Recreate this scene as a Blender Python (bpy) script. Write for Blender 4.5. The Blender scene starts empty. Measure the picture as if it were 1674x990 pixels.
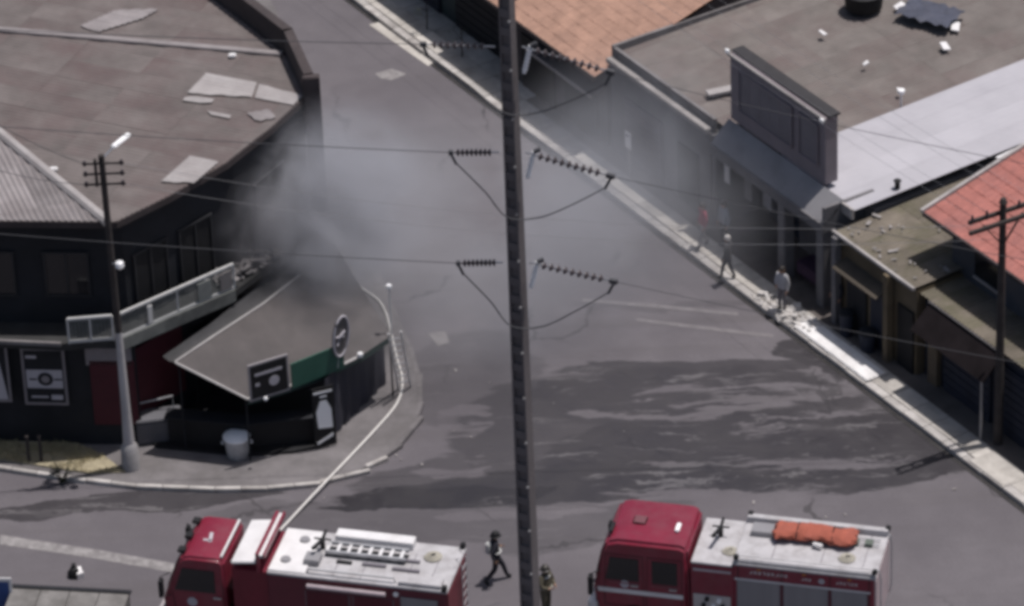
import bpy, bmesh, math, random
from mathutils import Vector, Matrix, Euler
R = math.radians
random.seed(7)
scene = bpy.context.scene
C = scene.collection

# ------------------------------------------------------------------ camera, sky, sun, exposure
W, HH = 1674, 990
F, PITCH, ROLL, CH = 8000.0, R(32), R(2.3), 82.5
_f = Vector((0, math.cos(PITCH), -math.sin(PITCH)))
_r0 = Vector((1, 0, 0)); _u0 = _r0.cross(_f)
_c, _s = math.cos(ROLL), math.sin(ROLL)
CR = _c * _r0 - _s * _u0
CU = _s * _r0 + _c * _u0
CAM = Vector((0, -CH / math.tan(PITCH), CH))
cd = bpy.data.cameras.new('camera')
cam = bpy.data.objects.new('camera', cd); C.objects.link(cam)
cam.matrix_world = Matrix(((CR.x, CU.x, -_f.x, CAM.x), (CR.y, CU.y, -_f.y, CAM.y), (CR.z, CU.z, -_f.z, CAM.z), (0, 0, 0, 1)))
cd.sensor_width = 36.0
cd.lens = 36.0 * F / W
cd.clip_start = 1.0; cd.clip_end = 3000.0
scene.camera = cam

SUN_EL = R(75)
_h = Vector((0.965, 0.26)).normalized()
SUN = Vector((_h.x * math.cos(SUN_EL), _h.y * math.cos(SUN_EL), math.sin(SUN_EL)))
world = bpy.data.worlds.new('World'); scene.world = world; world.use_nodes = True
wn = world.node_tree.nodes; wl = world.node_tree.links
bg = wn['Background']
sky = wn.new('ShaderNodeTexSky'); sky.sky_type = 'NISHITA'; sky.sun_disc = False
sky.sun_elevation = SUN_EL; sky.sun_rotation = math.atan2(_h.x, _h.y)
sky.dust_density = 3.0
wl.new(sky.outputs[0], bg.inputs[0]); bg.inputs[1].default_value = 0.055
sl = bpy.data.lights.new('sun', 'SUN'); sl.energy = 3.0; sl.angle = R(0.6); sl.color = (1.0, 0.95, 0.93)
so = bpy.data.objects.new('sun', sl); C.objects.link(so)
so.rotation_euler = (-SUN).to_track_quat('-Z', 'Y').to_euler()
scene.view_settings.view_transform = 'Standard'; scene.view_settings.look = 'None'
scene.view_settings.exposure = 0.42; scene.view_settings.gamma = 1.0
scene.render.engine = 'CYCLES'
scene.cycles.pixel_filter_type = 'BLACKMAN_HARRIS'
scene.cycles.filter_width = 4.0
scene.cycles.max_bounces = 5; scene.cycles.volume_bounces = 1
scene.cycles.transparent_max_bounces = 8
scene.cycles.volume_step_rate = 1.0; scene.cycles.volume_max_steps = 128

# ------------------------------------------------------------------ survey helpers (photo pixel -> point of the place)
def P(px, py, z=0.0):
    d = _f * F + CR * (px - W / 2) - CU * (py - HH / 2)
    return CAM + d * ((z - CAM.z) / d.z)
def PY(px, py, y):
    d = _f * F + CR * (px - W / 2) - CU * (py - HH / 2)
    return CAM + d * ((y - CAM.y) / d.y)
# street frame: s runs along the main street's right kerb towards the viewer, n across the pavement to the shops
O2 = Vector((3.15, 7.21, 0)); DS = Vector((0.519, -0.855, 0)).normalized(); DN = Vector((-DS.y, DS.x, 0))
SROT = math.atan2(DS.y, DS.x)
def SN(s, n, z=0.0):
    return O2 + DS * s + DN * n + Vector((0, 0, z))

# ------------------------------------------------------------------ materials
MATS = {}
def mat(name, col, rough=0.75, var=0.2, scale=2.0, bump=0.0, bscale=30.0, metal=0.0, dirt=None, damt=0.5, dscale=0.7, rnd=0.0, spec=0.4, stretch=None, coat=0.0):
    if name in MATS: return MATS[name]
    m = bpy.data.materials.new(name); m.use_nodes = True
    nt = m.node_tree; N = nt.nodes; L = nt.links
    b = N['Principled BSDF']
    b.inputs['Roughness'].default_value = rough; b.inputs['Metallic'].default_value = metal
    b.inputs['Specular IOR Level'].default_value = spec
    if coat: b.inputs['Coat Weight'].default_value = coat; b.inputs['Coat Roughness'].default_value = 0.12
    tc = N.new('ShaderNodeTexCoord'); mp = N.new('ShaderNodeMapping'); L.new(tc.outputs['Object'], mp.inputs[0])
    if stretch: mp.inputs['Scale'].default_value = stretch
    oi = N.new('ShaderNodeObjectInfo')
    ad = N.new('ShaderNodeVectorMath'); ad.operation = 'ADD'; L.new(mp.outputs[0], ad.inputs[0])
    sc_ = N.new('ShaderNodeVectorMath'); sc_.operation = 'SCALE'; sc_.inputs[0].default_value = (37, 19, 53); L.new(oi.outputs['Random'], sc_.inputs['Scale'])
    if rnd: L.new(sc_.outputs[0], ad.inputs[1])
    vec = ad.outputs[0]
    n1 = N.new('ShaderNodeTexNoise'); n1.inputs['Scale'].default_value = scale; n1.inputs['Detail'].default_value = 7; n1.inputs['Roughness'].default_value = 0.65; L.new(vec, n1.inputs['Vector'])
    r1 = N.new('ShaderNodeMapRange'); r1.inputs[1].default_value = 0.3; r1.inputs[2].default_value = 0.7; L.new(n1.outputs[0], r1.inputs[0])
    mx = N.new('ShaderNodeMix'); mx.data_type = 'RGBA'; L.new(r1.outputs[0], mx.inputs[0])
    mx.inputs[6].default_value = (*[c * (1 - var) for c in col], 1); mx.inputs[7].default_value = (*[min(1, c * (1 + var)) for c in col], 1)
    out = mx.outputs[2]
    if dirt:
        n2 = N.new('ShaderNodeTexNoise'); n2.inputs['Scale'].default_value = dscale; n2.inputs['Detail'].default_value = 8; n2.inputs['Roughness'].default_value = 0.7; L.new(vec, n2.inputs['Vector'])
        r2 = N.new('ShaderNodeMapRange'); r2.inputs[1].default_value = 0.45; r2.inputs[2].default_value = 0.68; r2.inputs[4].default_value = damt; L.new(n2.outputs[0], r2.inputs[0])
        m2 = N.new('ShaderNodeMix'); m2.data_type = 'RGBA'; L.new(r2.outputs[0], m2.inputs[0]); L.new(out, m2.inputs[6]); m2.inputs[7].default_value = (*dirt, 1)
        out = m2.outputs[2]
    if rnd:
        hs = N.new('ShaderNodeHueSaturation'); rr = N.new('ShaderNodeMapRange'); rr.inputs[3].default_value = 1 - rnd; rr.inputs[4].default_value = 1 + rnd
        L.new(oi.outputs['Random'], rr.inputs[0]); L.new(rr.outputs[0], hs.inputs['Value']); L.new(out, hs.inputs['Color']); out = hs.outputs[0]
    L.new(out, b.inputs['Base Color'])
    if bump:
        n3 = N.new('ShaderNodeTexNoise'); n3.inputs['Scale'].default_value = bscale; n3.inputs['Detail'].default_value = 5; L.new(tc.outputs['Object'], n3.inputs['Vector'])
        bp = N.new('ShaderNodeBump'); bp.inputs['Strength'].default_value = bump; bp.inputs['Distance'].default_value = 0.03; L.new(n3.outputs[0], bp.inputs['Height']); L.new(bp.outputs[0], b.inputs['Normal'])
    MATS[name] = m
    return m

def asphalt():
    m = bpy.data.materials.new('asphalt'); m.use_nodes = True
    nt = m.node_tree; N = nt.nodes; L = nt.links; b = N['Principled BSDF']
    b.inputs['Specular IOR Level'].default_value = 0.35
    geo = N.new('ShaderNodeTexCoord'); pos = geo.outputs['Object']
    def noise(scale, detail=6, rough=0.6, vec=pos, st=None):
        if st:
            mp = N.new('ShaderNodeMapping'); mp.inputs['Scale'].default_value = st; L.new(vec, mp.inputs[0]); vec = mp.outputs[0]
        n = N.new('ShaderNodeTexNoise'); n.inputs['Scale'].default_value = scale; n.inputs['Detail'].default_value = detail; n.inputs['Roughness'].default_value = rough; L.new(vec, n.inputs['Vector']); return n
    def math_(op, a, b_=None, c=None):
        n = N.new('ShaderNodeMath'); n.operation = op
        for i, v in enumerate((a, b_, c)):
            if v is None: continue
            if hasattr(v, 'is_output'): L.new(v, n.inputs[i])
            else: n.inputs[i].default_value = v
        return n.outputs[0]
    def rng(v, a, b_, c=0.0, d=1.0, smooth=True):
        n = N.new('ShaderNodeMapRange'); n.interpolation_type = 'SMOOTHSTEP' if smooth else 'LINEAR'
        L.new(v, n.inputs[0]); n.inputs[1].default_value = a; n.inputs[2].default_value = b_; n.inputs[3].default_value = c; n.inputs[4].default_value = d; return n.outputs[0]
    def mix(f, a, b_):
        n = N.new('ShaderNodeMix'); n.data_type = 'RGBA'
        if hasattr(f, 'is_output'): L.new(f, n.inputs[0])
        else: n.inputs[0].default_value = f
        for k, v in ((6, a), (7, b_)):
            if hasattr(v, 'is_output'): L.new(v, n.inputs[k])
            else: n.inputs[k].default_value = (*v, 1)
        return n.outputs[2]
    big = rng(noise(0.16, 5).outputs[0], 0.35, 0.65)
    mid = rng(noise(1.1, 7).outputs[0], 0.3, 0.7)
    fine = rng(noise(14, 4, 0.75).outputs[0], 0.25, 0.75)
    base = mix(big, (0.114, 0.104, 0.114), (0.150, 0.138, 0.148))
    base = mix(math_('MULTIPLY', mid, 0.35), base, (0.094, 0.085, 0.093))
    base = mix(math_('MULTIPLY', fine, 0.45), base, (0.072, 0.066, 0.072))
    # tyre-worn lengthways streaks following the main street
    mpw = N.new('ShaderNodeMapping'); mpw.inputs['Rotation'].default_value = (0, 0, -SROT); mpw.inputs['Scale'].default_value = (0.05, 0.9, 1); L.new(pos, mpw.inputs[0])
    st = noise(1.0, 4, 0.5, mpw.outputs[0])
    base = mix(rng(st.outputs[0], 0.5, 0.7, 0, 0.35), base, (0.088, 0.080, 0.083))
    # tar-filled cracks
    vw = N.new('ShaderNodeVectorMath'); vw.operation = 'ADD'; L.new(pos, vw.inputs[0])
    nv = noise(0.5, 4); sv = N.new('ShaderNodeVectorMath'); sv.operation = 'SCALE'; sv.inputs['Scale'].default_value = 1.6; L.new(nv.outputs['Color'], sv.inputs[0]); L.new(sv.outputs[0], vw.inputs[1])
    vo = N.new('ShaderNodeTexVoronoi'); vo.feature = 'DISTANCE_TO_EDGE'; vo.inputs['Scale'].default_value = 0.16; L.new(vw.outputs[0], vo.inputs['Vector'])
    crack = rng(vo.outputs['Distance'], 0.004, 0.010, 1, 0)
    crack = math_('MULTIPLY', crack, rng(noise(0.3, 2).outputs[0], 0.48, 0.6))
    base = mix(math_('MULTIPLY', crack, 0.75), base, (0.045, 0.042, 0.045))
    # hose water: wet sheet across the junction, running from the right gutter to the corner, with dry tongues in it
    wv = N.new('ShaderNodeVectorMath'); wv.operation = 'ADD'; L.new(pos, wv.inputs[0])
    wn_ = noise(0.45, 5, 0.6, pos, (0.6, 1.6, 1)); ws = N.new('ShaderNodeVectorMath'); ws.operation = 'SCALE'; ws.inputs['Scale'].default_value = 2.2
    cen = N.new('ShaderNodeVectorMath'); cen.operation = 'SUBTRACT'; cen.inputs[1].default_value = (0.5, 0.5, 0.5); L.new(wn_.outputs['Color'], cen.inputs[0]); L.new(cen.outputs[0], ws.inputs[0]); L.new(ws.outputs[0], wv.inputs[1])
    wet = None
    for (x, y, rx, ry, ang, k) in WET:
        mp = N.new('ShaderNodeMapping'); mp.vector_type = 'TEXTURE'
        mp.inputs['Location'].default_value = (x, y, 0); mp.inputs['Rotation'].default_value = (0, 0, R(ang)); mp.inputs['Scale'].default_value = (rx, ry, 1000)
        L.new(wv.outputs[0], mp.inputs[0])
        ln = N.new('ShaderNodeVectorMath'); ln.operation = 'LENGTH'; L.new(mp.outputs[0], ln.inputs[0])
        v = rng(ln.outputs['Value'], 1.07, 0.95, 0, k)
        wet = v if wet is None else math_('MAXIMUM', wet, v)
    tongues = noise(0.8, 4, 0.5, wv.outputs[0], (0.22, 3.2, 1))
    dry = None
    for (x, y, rx, ry) in DRY:
        mp = N.new('ShaderNodeMapping'); mp.vector_type = 'TEXTURE'
        mp.inputs['Location'].default_value = (x, y, 0); mp.inputs['Scale'].default_value = (rx, ry, 1000); L.new(wv.outputs[0], mp.inputs[0])
        ln = N.new('ShaderNodeVectorMath'); ln.operation = 'LENGTH'; L.new(mp.outputs[0], ln.inputs[0])
        v = rng(ln.outputs['Value'], 1.02, 0.9, 0, 1)
        dry = v if dry is None else math_('MAXIMUM', dry, v)
    dry = math_('MULTIPLY', dry, rng(tongues.outputs[0], 0.46, 0.53))
    wet = math_('MULTIPLY', wet, math_('SUBTRACT', 1.0, math_('MULTIPLY', dry, 0.85)))
    col = mix(wet, base, (0.026, 0.0238, 0.027))
    pale_streaks = noise(1.3, 5, 0.6, wv.outputs[0], (0.22, 3.6, 1))  # thin pale streaks within the wet sheet
    fm = math_('MULTIPLY', rng(pale_streaks.outputs[0], 0.56, 0.61), math_('MULTIPLY', wet, rng(noise(0.25, 2).outputs[0], 0.42, 0.6, 0, 0.6)))
    col = mix(fm, col, (0.17, 0.16, 0.165))
    wetv = math_('MULTIPLY', wet, rng(noise(0.8, 4).outputs[0], 0.3, 0.7, 0.5, 1.0))
    L.new(col, b.inputs['Base Color'])
    L.new(rng(wetv, 0.0, 1.0, 0.86, 0.30, False), b.inputs['Roughness'])
    bp = N.new('ShaderNodeBump'); bp.inputs['Strength'].default_value = 0.35; bp.inputs['Distance'].default_value = 0.01
    L.new(fine, bp.inputs['Height']); L.new(bp.outputs[0], b.inputs['Normal'])
    return m

# ------------------------------------------------------------------ mesh helpers
class MB:
    def __init__(s): s.v = []; s.f = []; s.m = []
    def add(s, vs, fs, mi=0):
        o = len(s.v); s.v += [tuple(v) for v in vs]; s.f += [tuple(i + o for i in f) for f in fs]; s.m += [mi] * len(fs); return s
    def box(s, a, b, mi=0):
        (x0, y0, z0), (x1, y1, z1) = a, b
        x0, x1 = min(x0, x1), max(x0, x1); y0, y1 = min(y0, y1), max(y0, y1); z0, z1 = min(z0, z1), max(z0, z1)
        return s.add([(x0, y0, z0), (x1, y0, z0), (x1, y1, z0), (x0, y1, z0), (x0, y0, z1), (x1, y0, z1), (x1, y1, z1), (x0, y1, z1)],
                     [(0, 3, 2, 1), (4, 5, 6, 7), (0, 1, 5, 4), (1, 2, 6, 5), (2, 3, 7, 6), (3, 0, 4, 7)], mi)
    def bar(s, p, q, w, h, mi=0, up=(0, 0, 1)):
        p = Vector(p); q = Vector(q); d = (q - p).normalized(); u = Vector(up)
        if abs(d.dot(u)) > 0.98: u = Vector((1, 0, 0))
        a = d.cross(u).normalized() * (w / 2); b = a.cross(d).normalized() * (h / 2)
        vs = [p - a - b, p + a - b, p + a + b, p - a + b, q - a - b, q + a - b, q + a + b, q - a + b]
        return s.add(vs, [(0, 1, 2, 3), (4, 7, 6, 5), (0, 4, 5, 1), (1, 5, 6, 2), (2, 6, 7, 3), (3, 7, 4, 0)], mi)
    def tube(s, pts, rad, n=8, mi=0, cap=True):
        pts = [Vector(p) for p in pts]; rs = rad if isinstance(rad, (list, tuple)) else [rad] * len(pts)
        o = []; ref = Vector((0.13, 0.21, 0.97)).normalized()
        for i, p in enumerate(pts):
            d = (pts[min(i + 1, len(pts) - 1)] - pts[max(i - 1, 0)]).normalized()
            r = ref if abs(d.dot(ref)) < 0.95 else Vector((1, 0.1, 0)).normalized()
            a = d.cross(r).normalized(); b = a.cross(d).normalized()
            o += [p + (a * math.cos(t) + b * math.sin(t)) * rs[i] for t in [2 * math.pi * k / n for k in range(n)]]
        fs = []
        for i in range(len(pts) - 1):
            for k in range(n):
                k2 = (k + 1) % n; fs.append((i * n + k, i * n + k2, (i + 1) * n + k2, (i + 1) * n + k))
        if cap: fs.append(tuple(range(n - 1, -1, -1))); fs.append(tuple((len(pts) - 1) * n + k for k in range(n)))
        return s.add(o, fs, mi)
    def prism(s, poly, z0, z1, mi=0):
        n = len(poly); vs = [(p[0], p[1], z0) for p in poly] + [(p[0], p[1], z1) for p in poly]
        return s.add(vs, [tuple(range(n - 1, -1, -1)), tuple(range(n, 2 * n))] + [(i, (i + 1) % n, n + (i + 1) % n, n + i) for i in range(n)], mi)
    def slab(s, quad, t, mi=0):
        q = [Vector(p) for p in quad]; n = (q[1] - q[0]).cross(q[2] - q[0]).normalized()
        k = len(q)
        return s.add(q + [p - n * t for p in q], [tuple(range(k)), tuple(range(2 * k - 1, k - 1, -1))] + [((i + 1) % k, i, k + i, k + (i + 1) % k) for i in range(k)], mi)
    def extr_y(s, prof, y0, y1, mi=0):
        n = len(prof); vs = [(x, y0, z) for x, z in prof] + [(x, y1, z) for x, z in prof]
        return s.add(vs, [tuple(range(n)), tuple(range(2 * n - 1, n - 1, -1))] + [((i + 1) % n, i, n + i, n + (i + 1) % n) for i in range(n)], mi)
    def mesh(s, name, mats, smooth=False, bevel=0.0, seg=2):
        me = bpy.data.meshes.new(name); me.from_pydata(s.v, [], s.f)
        for mt in (mats if isinstance(mats, (list, tuple)) else [mats]): me.materials.append(mt)
        for i, mi in enumerate(s.m): me.polygons[i].material_index = mi
        bm = bmesh.new(); bm.from_mesh(me); bmesh.ops.recalc_face_normals(bm, faces=bm.faces)
        if bevel:
            es = [e for e in bm.edges if len(e.link_faces) == 2 and e.calc_face_angle(0) > 0.5]
            bmesh.ops.bevel(bm, geom=es, offset=bevel, segments=seg, affect='EDGES', clamp_overlap=True)
        bm.to_mesh(me); bm.free()
        if smooth:
            for p in me.polygons: p.use_smooth = True
            if hasattr(me, 'set_sharp_from_angle'): me.set_sharp_from_angle(angle=R(38))
        me.update(); return me
    def build(s, name, mats, parent=None, smooth=False, bevel=0.0, seg=2, loc=None):
        o = bpy.data.objects.new(name, s.mesh(name, mats, smooth, bevel, seg)); C.objects.link(o); o.parent = parent
        if loc is not None: o.location = loc
        return o
def tag(o, label=None, cat=None, group=None, kind=None):
    if label: o['label'] = label
    if cat: o['category'] = cat
    if group: o['group'] = group
    if kind: o['kind'] = kind
    return o
def thing(name, label, cat, loc=(0, 0, 0), rz=0.0, group=None):
    o = bpy.data.objects.new(name, None); C.objects.link(o); o.location = loc; o.rotation_euler = (0, 0, rz); o.empty_display_size = 0.3
    return tag(o, label, cat, group)
def inst(name, me, parent, loc=(0, 0, 0), rot=(0, 0, 0), sca=(1, 1, 1)):
    o = bpy.data.objects.new(name, me); C.objects.link(o); o.parent = parent; o.location = loc; o.rotation_euler = rot; o.scale = sca; return o
def dup(root, loc=None, rz=None, label=None):
    def cp(o, par):
        c = o.copy(); C.objects.link(c); c.parent = par
        for ch in o.children: cp(ch, c)
        return c
    r = cp(root, None)
    if loc is not None: r.location = loc
    if rz is not None: r.rotation_euler = (0, 0, rz)
    if label: r['label'] = label
    return r
def inside_range(poly, o, d):
    # interval of t where o + t d lies in the convex polygon (counter-clockwise, 2-D)
    t0, t1 = -1e9, 1e9
    for i in range(len(poly)):
        a = poly[i]; b = poly[(i + 1) % len(poly)]; ex, ey = b[0] - a[0], b[1] - a[1]
        nx, ny = -ey, ex
        den = nx * d[0] + ny * d[1]; num = nx * (a[0] - o[0]) + ny * (a[1] - o[1])
        if abs(den) < 1e-9:
            if num > 0: return None
            continue
        t = num / den
        if den > 0: t0 = max(t0, t)
        else: t1 = min(t1, t)
    return (t0, t1) if t1 > t0 else None
def sheets(parent, poly, adir, z, matl, wid=1.0, lng=2.4, pitch=0.177, amp=0.022, zf=None, name='roof_sheet', skip=None, jit=0.006, thick=0.0):
    """corrugated roofing sheets, each one an object, laid over a convex outline; corrugations run along adir"""
    a = Vector(adir).normalized(); b = Vector((-a.y, a.x))
    us = [Vector(p[:2]).dot(a) for p in poly]; vs = [Vector(p[:2]).dot(b) for p in poly]
    nw = max(1, math.ceil((max(vs) - min(vs)) / wid)); nl = max(1, math.ceil((max(us) - min(us)) / lng))
    lst = []
    for i in range(nw):
        for j in range(nl):
            v0 = min(vs) + i * wid; u0 = min(us) + j * lng
            mb = MB(); cols = []
            n = max(2, int(round(wid / pitch * 4)))
            rz = random.uniform(0, jit) + (j % 2) * 0.008 + (i % 2) * 0.004
            for k in range(n + 1):
                v = v0 + (wid + 0.012) * k / n
                r = inside_range(poly, b * v, a)
                if not r: continue
                lo, hi = max(r[0], u0), min(r[1], u0 + lng + 0.05)
                if hi - lo < 0.02: continue
                h = amp * math.cos(2 * math.pi * v / pitch)
                cols.append([(*(b * v + a * t), (zf(*(b * v + a * t)) if zf else z) + h + rz) for t in (lo, hi)])
            if len(cols) < 2: continue
            if skip and skip(i, j): continue
            for c in cols: mb.v += [tuple(x) for x in c]
            for k in range(len(cols) - 1): mb.f.append((2 * k, 2 * k + 1, 2 * k + 3, 2 * k + 2)); mb.m.append(0)
            lst.append(mb.build(name, matl, parent, smooth=True))
    return lst
def tile_roof(parent, s0, s1, n0, n1, z0, z1, matl, name='roof', pitch=0.24, course=0.4, rel=1.0):
    """barrel tiles as real relief: rolls run up the slope, each course steps over the one below"""
    mb = MB(); nc = int((s1 - s0) / pitch * 6); nr = int(math.hypot(n1 - n0, z1 - z0) / course)
    rows = []
    for r in range(nr):
        for e in (0, 1):
            t = (r + e) / nr; dz = 0.025 * (1 - e); jit = [random.uniform(-0.006, 0.006) for _ in range(nc // 6 + 2)]
            row = []
            for c in range(nc + 1):
                s = s0 + (s1 - s0) * c / nc; ph = 2 * math.pi * c / 6
                row.append((s, n0 + (n1 - n0) * t, z0 + (z1 - z0) * t + rel * 0.035 * abs(math.sin(ph / 2)) + dz * rel + jit[c // 6]))
            rows.append(row)
    w = nc + 1
    for row in rows: mb.v += row
    for i in range(len(rows) - 1):
        for c in range(nc): mb.f.append((i * w + c, i * w + c + 1, (i + 1) * w + c + 1, (i + 1) * w + c)); mb.m.append(0)
    return mb.build(name, matl, parent, smooth=False)

# ------------------------------------------------------------------ palette
concrete = mat('concrete', (0.33, 0.31, 0.30), 0.85, 0.22, 1.6, 0.25, 25, dirt=(0.16, 0.145, 0.135), damt=0.6, dscale=0.9, rnd=0.14)
conc_dark = mat('concrete_dark', (0.17, 0.16, 0.16), 0.85, 0.25, 1.3, 0.25, 25, dirt=(0.09, 0.08, 0.08), damt=0.6)
pave = mat('pavement', (0.15, 0.14, 0.142), 0.88, 0.25, 0.9, 0.3, 22, dirt=(0.085, 0.078, 0.076), damt=0.7, dscale=0.5, rnd=0.1)
kerb_m = mat('kerb_paint', (0.42, 0.40, 0.38), 0.85, 0.2, 1.5, 0.2, 25, dirt=(0.18, 0.16, 0.15), damt=0.7, dscale=1.2, rnd=0.12)
slab_l = mat('paving_slab', (0.45, 0.425, 0.39), 0.85, 0.18, 1.2, 0.2, 25, dirt=(0.2, 0.18, 0.16), damt=0.6, dscale=0.9, rnd=0.16)
white_dusty = mat('white_plaster', (0.70, 0.69, 0.68), 0.8, 0.12, 1.6, 0.2, 20, dirt=(0.33, 0.31, 0.29), damt=0.5)
fibre = mat('fibre_cement', (0.130, 0.113, 0.108), 0.9, 0.25, 0.8, 0.15, 40, dirt=(0.10, 0.066, 0.066), damt=0.7, dscale=0.3, rnd=0.03)
fibre_new = mat('fibre_cement_new', (0.33, 0.31, 0.305), 0.85, 0.12, 1.5, 0.1, 40, dirt=(0.24, 0.215, 0.21), damt=0.6, dscale=1.1)
fibre_lt = mat('fibre_cement_hip', (0.24, 0.22, 0.22), 0.9, 0.2, 1.0, 0.1, 40, dirt=(0.15, 0.13, 0.13), damt=0.6, rnd=0.12)
fibre_moss = mat('fibre_cement_moss', (0.15, 0.13, 0.105), 0.95, 0.3, 1.2, 0.2, 40, dirt=(0.085, 0.085, 0.045), damt=0.8, dscale=0.5, rnd=0.15)
fibre_r = mat('fibre_cement_brown', (0.155, 0.138, 0.128), 0.92, 0.2, 0.9, 0.1, 40, dirt=(0.115, 0.08, 0.078), damt=0.6, dscale=0.28, rnd=0.06)
roof_white = mat('white_metal_roof', (0.40, 0.39, 0.415), 0.55, 0.06, 0.5, 0, dirt=(0.31, 0.30, 0.325), damt=0.5, dscale=0.35, rnd=0.03)
tile_or = mat('tile_orange', (0.34, 0.205, 0.15), 0.85, 0.25, 2.0, 0.2, 30, dirt=(0.28, 0.17, 0.13), damt=0.6, dscale=0.6)
tile_rd = mat('tile_red', (0.35, 0.135, 0.112), 0.85, 0.25, 2.2, 0.2, 30, dirt=(0.21, 0.10, 0.095), damt=0.6, dscale=0.6)
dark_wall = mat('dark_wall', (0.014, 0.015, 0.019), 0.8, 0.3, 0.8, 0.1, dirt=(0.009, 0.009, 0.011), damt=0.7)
brown_dk = mat('dark_brown', (0.055, 0.044, 0.044), 0.9, 0.3, 1.0, 0.2, dirt=(0.035, 0.03, 0.032), damt=0.7)  # dark brown with random darker blotches
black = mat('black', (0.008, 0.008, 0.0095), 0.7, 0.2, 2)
rubber = mat('rubber', (0.02, 0.02, 0.021), 0.85, 0.3, 6, 0.2)
red_wall = mat('red_wall', (0.07, 0.010, 0.018), 0.7, 0.2, 1.5, dirt=(0.03, 0.008, 0.011), damt=0.5)
grey_wall = mat('grey_wall', (0.155, 0.15, 0.155), 0.85, 0.16, 0.9, 0.1, dirt=(0.10, 0.095, 0.098), damt=0.6, dscale=0.5)
grey_sign = mat('sign_cladding', (0.215, 0.185, 0.20), 0.6, 0.1, 1.0, 0, dirt=(0.18, 0.16, 0.18), damt=0.4)
grey_pan = mat('sign_panel', (0.15, 0.138, 0.155), 0.5, 0.15, 1.0)
ochre = mat('ochre_wall', (0.14, 0.108, 0.068), 0.85, 0.2, 0.9, 0.1, dirt=(0.09, 0.07, 0.055), damt=0.7, dscale=0.5)
green_dk = mat('dark_green_shutter', (0.035, 0.055, 0.058), 0.7, 0.25, 1.5, dirt=(0.02, 0.025, 0.03), damt=0.5)
blue_dk = mat('dark_blue_wall', (0.022, 0.026, 0.042), 0.75, 0.25, 1.2, dirt=(0.02, 0.022, 0.03), damt=0.5)
steel = mat('steel', (0.45, 0.45, 0.46), 0.4, 0.1, 3, metal=0.8, dirt=(0.25, 0.24, 0.24), damt=0.4)
alu = mat('aluminium', (0.50, 0.50, 0.51), 0.45, 0.1, 3, metal=0.5, dirt=(0.3, 0.29, 0.29), damt=0.5, dscale=2)
shutter_m = mat('shutter_grey', (0.27, 0.265, 0.275), 0.5, 0.08, 2, metal=0.2, dirt=(0.2, 0.19, 0.2), damt=0.4)
deck_m = mat('deck_grey_white', (0.42, 0.41, 0.42), 0.7, 0.1, 2.5, 0.1, dirt=(0.25, 0.235, 0.235), damt=0.75, dscale=1.8)
white_p = mat('white_paint', (0.66, 0.65, 0.65), 0.5, 0.06, 2, dirt=(0.42, 0.40, 0.39), damt=0.4, dscale=1.5)
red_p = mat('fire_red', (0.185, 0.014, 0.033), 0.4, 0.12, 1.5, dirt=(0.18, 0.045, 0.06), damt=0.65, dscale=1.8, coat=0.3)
glass_d = mat('dark_glass', (0.012, 0.013, 0.016), 0.12, 0.1, 1, spec=0.5)
pole_m = mat('pole_concrete', (0.145, 0.128, 0.128), 0.9, 0.2, 2.0, 0.3, 18, dirt=(0.065, 0.058, 0.062), damt=0.7, dscale=1.0, stretch=(1, 1, 0.35))
pole_l = mat('pole_light', (0.44, 0.42, 0.42), 0.85, 0.15, 2.0, 0.2, 18, dirt=(0.25, 0.23, 0.22), damt=0.6, stretch=(1, 1, 0.3))
wood_dk = mat('dark_timber', (0.045, 0.038, 0.036), 0.9, 0.3, 3, 0.2)
insul = mat('insulator_brown', (0.05, 0.04, 0.045), 0.35, 0.15, 4)
wire_m = mat('wire', (0.06, 0.06, 0.065), 0.6, 0.1, 2)
wire_l = mat('wire_aluminium', (0.20, 0.20, 0.21), 0.5, 0.1, 2)
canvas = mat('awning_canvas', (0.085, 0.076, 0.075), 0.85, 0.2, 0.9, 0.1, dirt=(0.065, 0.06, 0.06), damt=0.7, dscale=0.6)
canvas_shade = mat('awning_canvas_shaded', (0.05, 0.049, 0.051), 0.85, 0.2, 0.9, 0.1, dirt=(0.03, 0.03, 0.03), damt=0.6)  # same canvas darkened for the slope turned from the sun
trim_l = mat('awning_trim', (0.40, 0.385, 0.375), 0.7, 0.12, 2, dirt=(0.22, 0.2, 0.2), damt=0.5)
green_b = mat('green_board', (0.025, 0.085, 0.062), 0.6, 0.15, 1.5)
curtain = mat('tarp_blue_black', (0.025, 0.025, 0.036), 0.8, 0.2, 1.2, 0.1)
hose_m = mat('hose_white', (0.62, 0.60, 0.57), 0.8, 0.1, 5)
orange = mat('orange_tarp', (0.33, 0.092, 0.06), 0.9, 0.25, 3, 0.4, dirt=(0.24, 0.075, 0.055), damt=0.7, dscale=2.5)
blue_tp = mat('blue_tarp', (0.055, 0.06, 0.085), 0.7, 0.3, 2)
blue_s = mat('blue_sign', (0.03, 0.07, 0.22), 0.5, 0.1, 2)
earth = mat('dry_earth', (0.32, 0.28, 0.19), 0.95, 0.3, 3, 0.4, 12, dirt=(0.14, 0.12, 0.08), damt=0.7, dscale=1.2)
straw = mat('dry_grass', (0.40, 0.35, 0.21), 0.9, 0.3, 4, rnd=0.1)
leaf = mat('leaf_dark', (0.035, 0.045, 0.022), 0.8, 0.3, 4)
paper = mat('poster_paper', (0.42, 0.40, 0.43), 0.7, 0.08, 3)
poster_frame = mat('poster_frame', (0.22, 0.2, 0.21), 0.6, 0.1, 3)
lamp_w = mat('lamp_white', (0.86, 0.86, 0.86), 0.3, 0.02, 3)
mark_w = mat('worn_road_paint', (0.24, 0.228, 0.226), 0.85, 0.3, 4, dirt=(0.13, 0.12, 0.122), damt=0.9, dscale=2.5)

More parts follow.
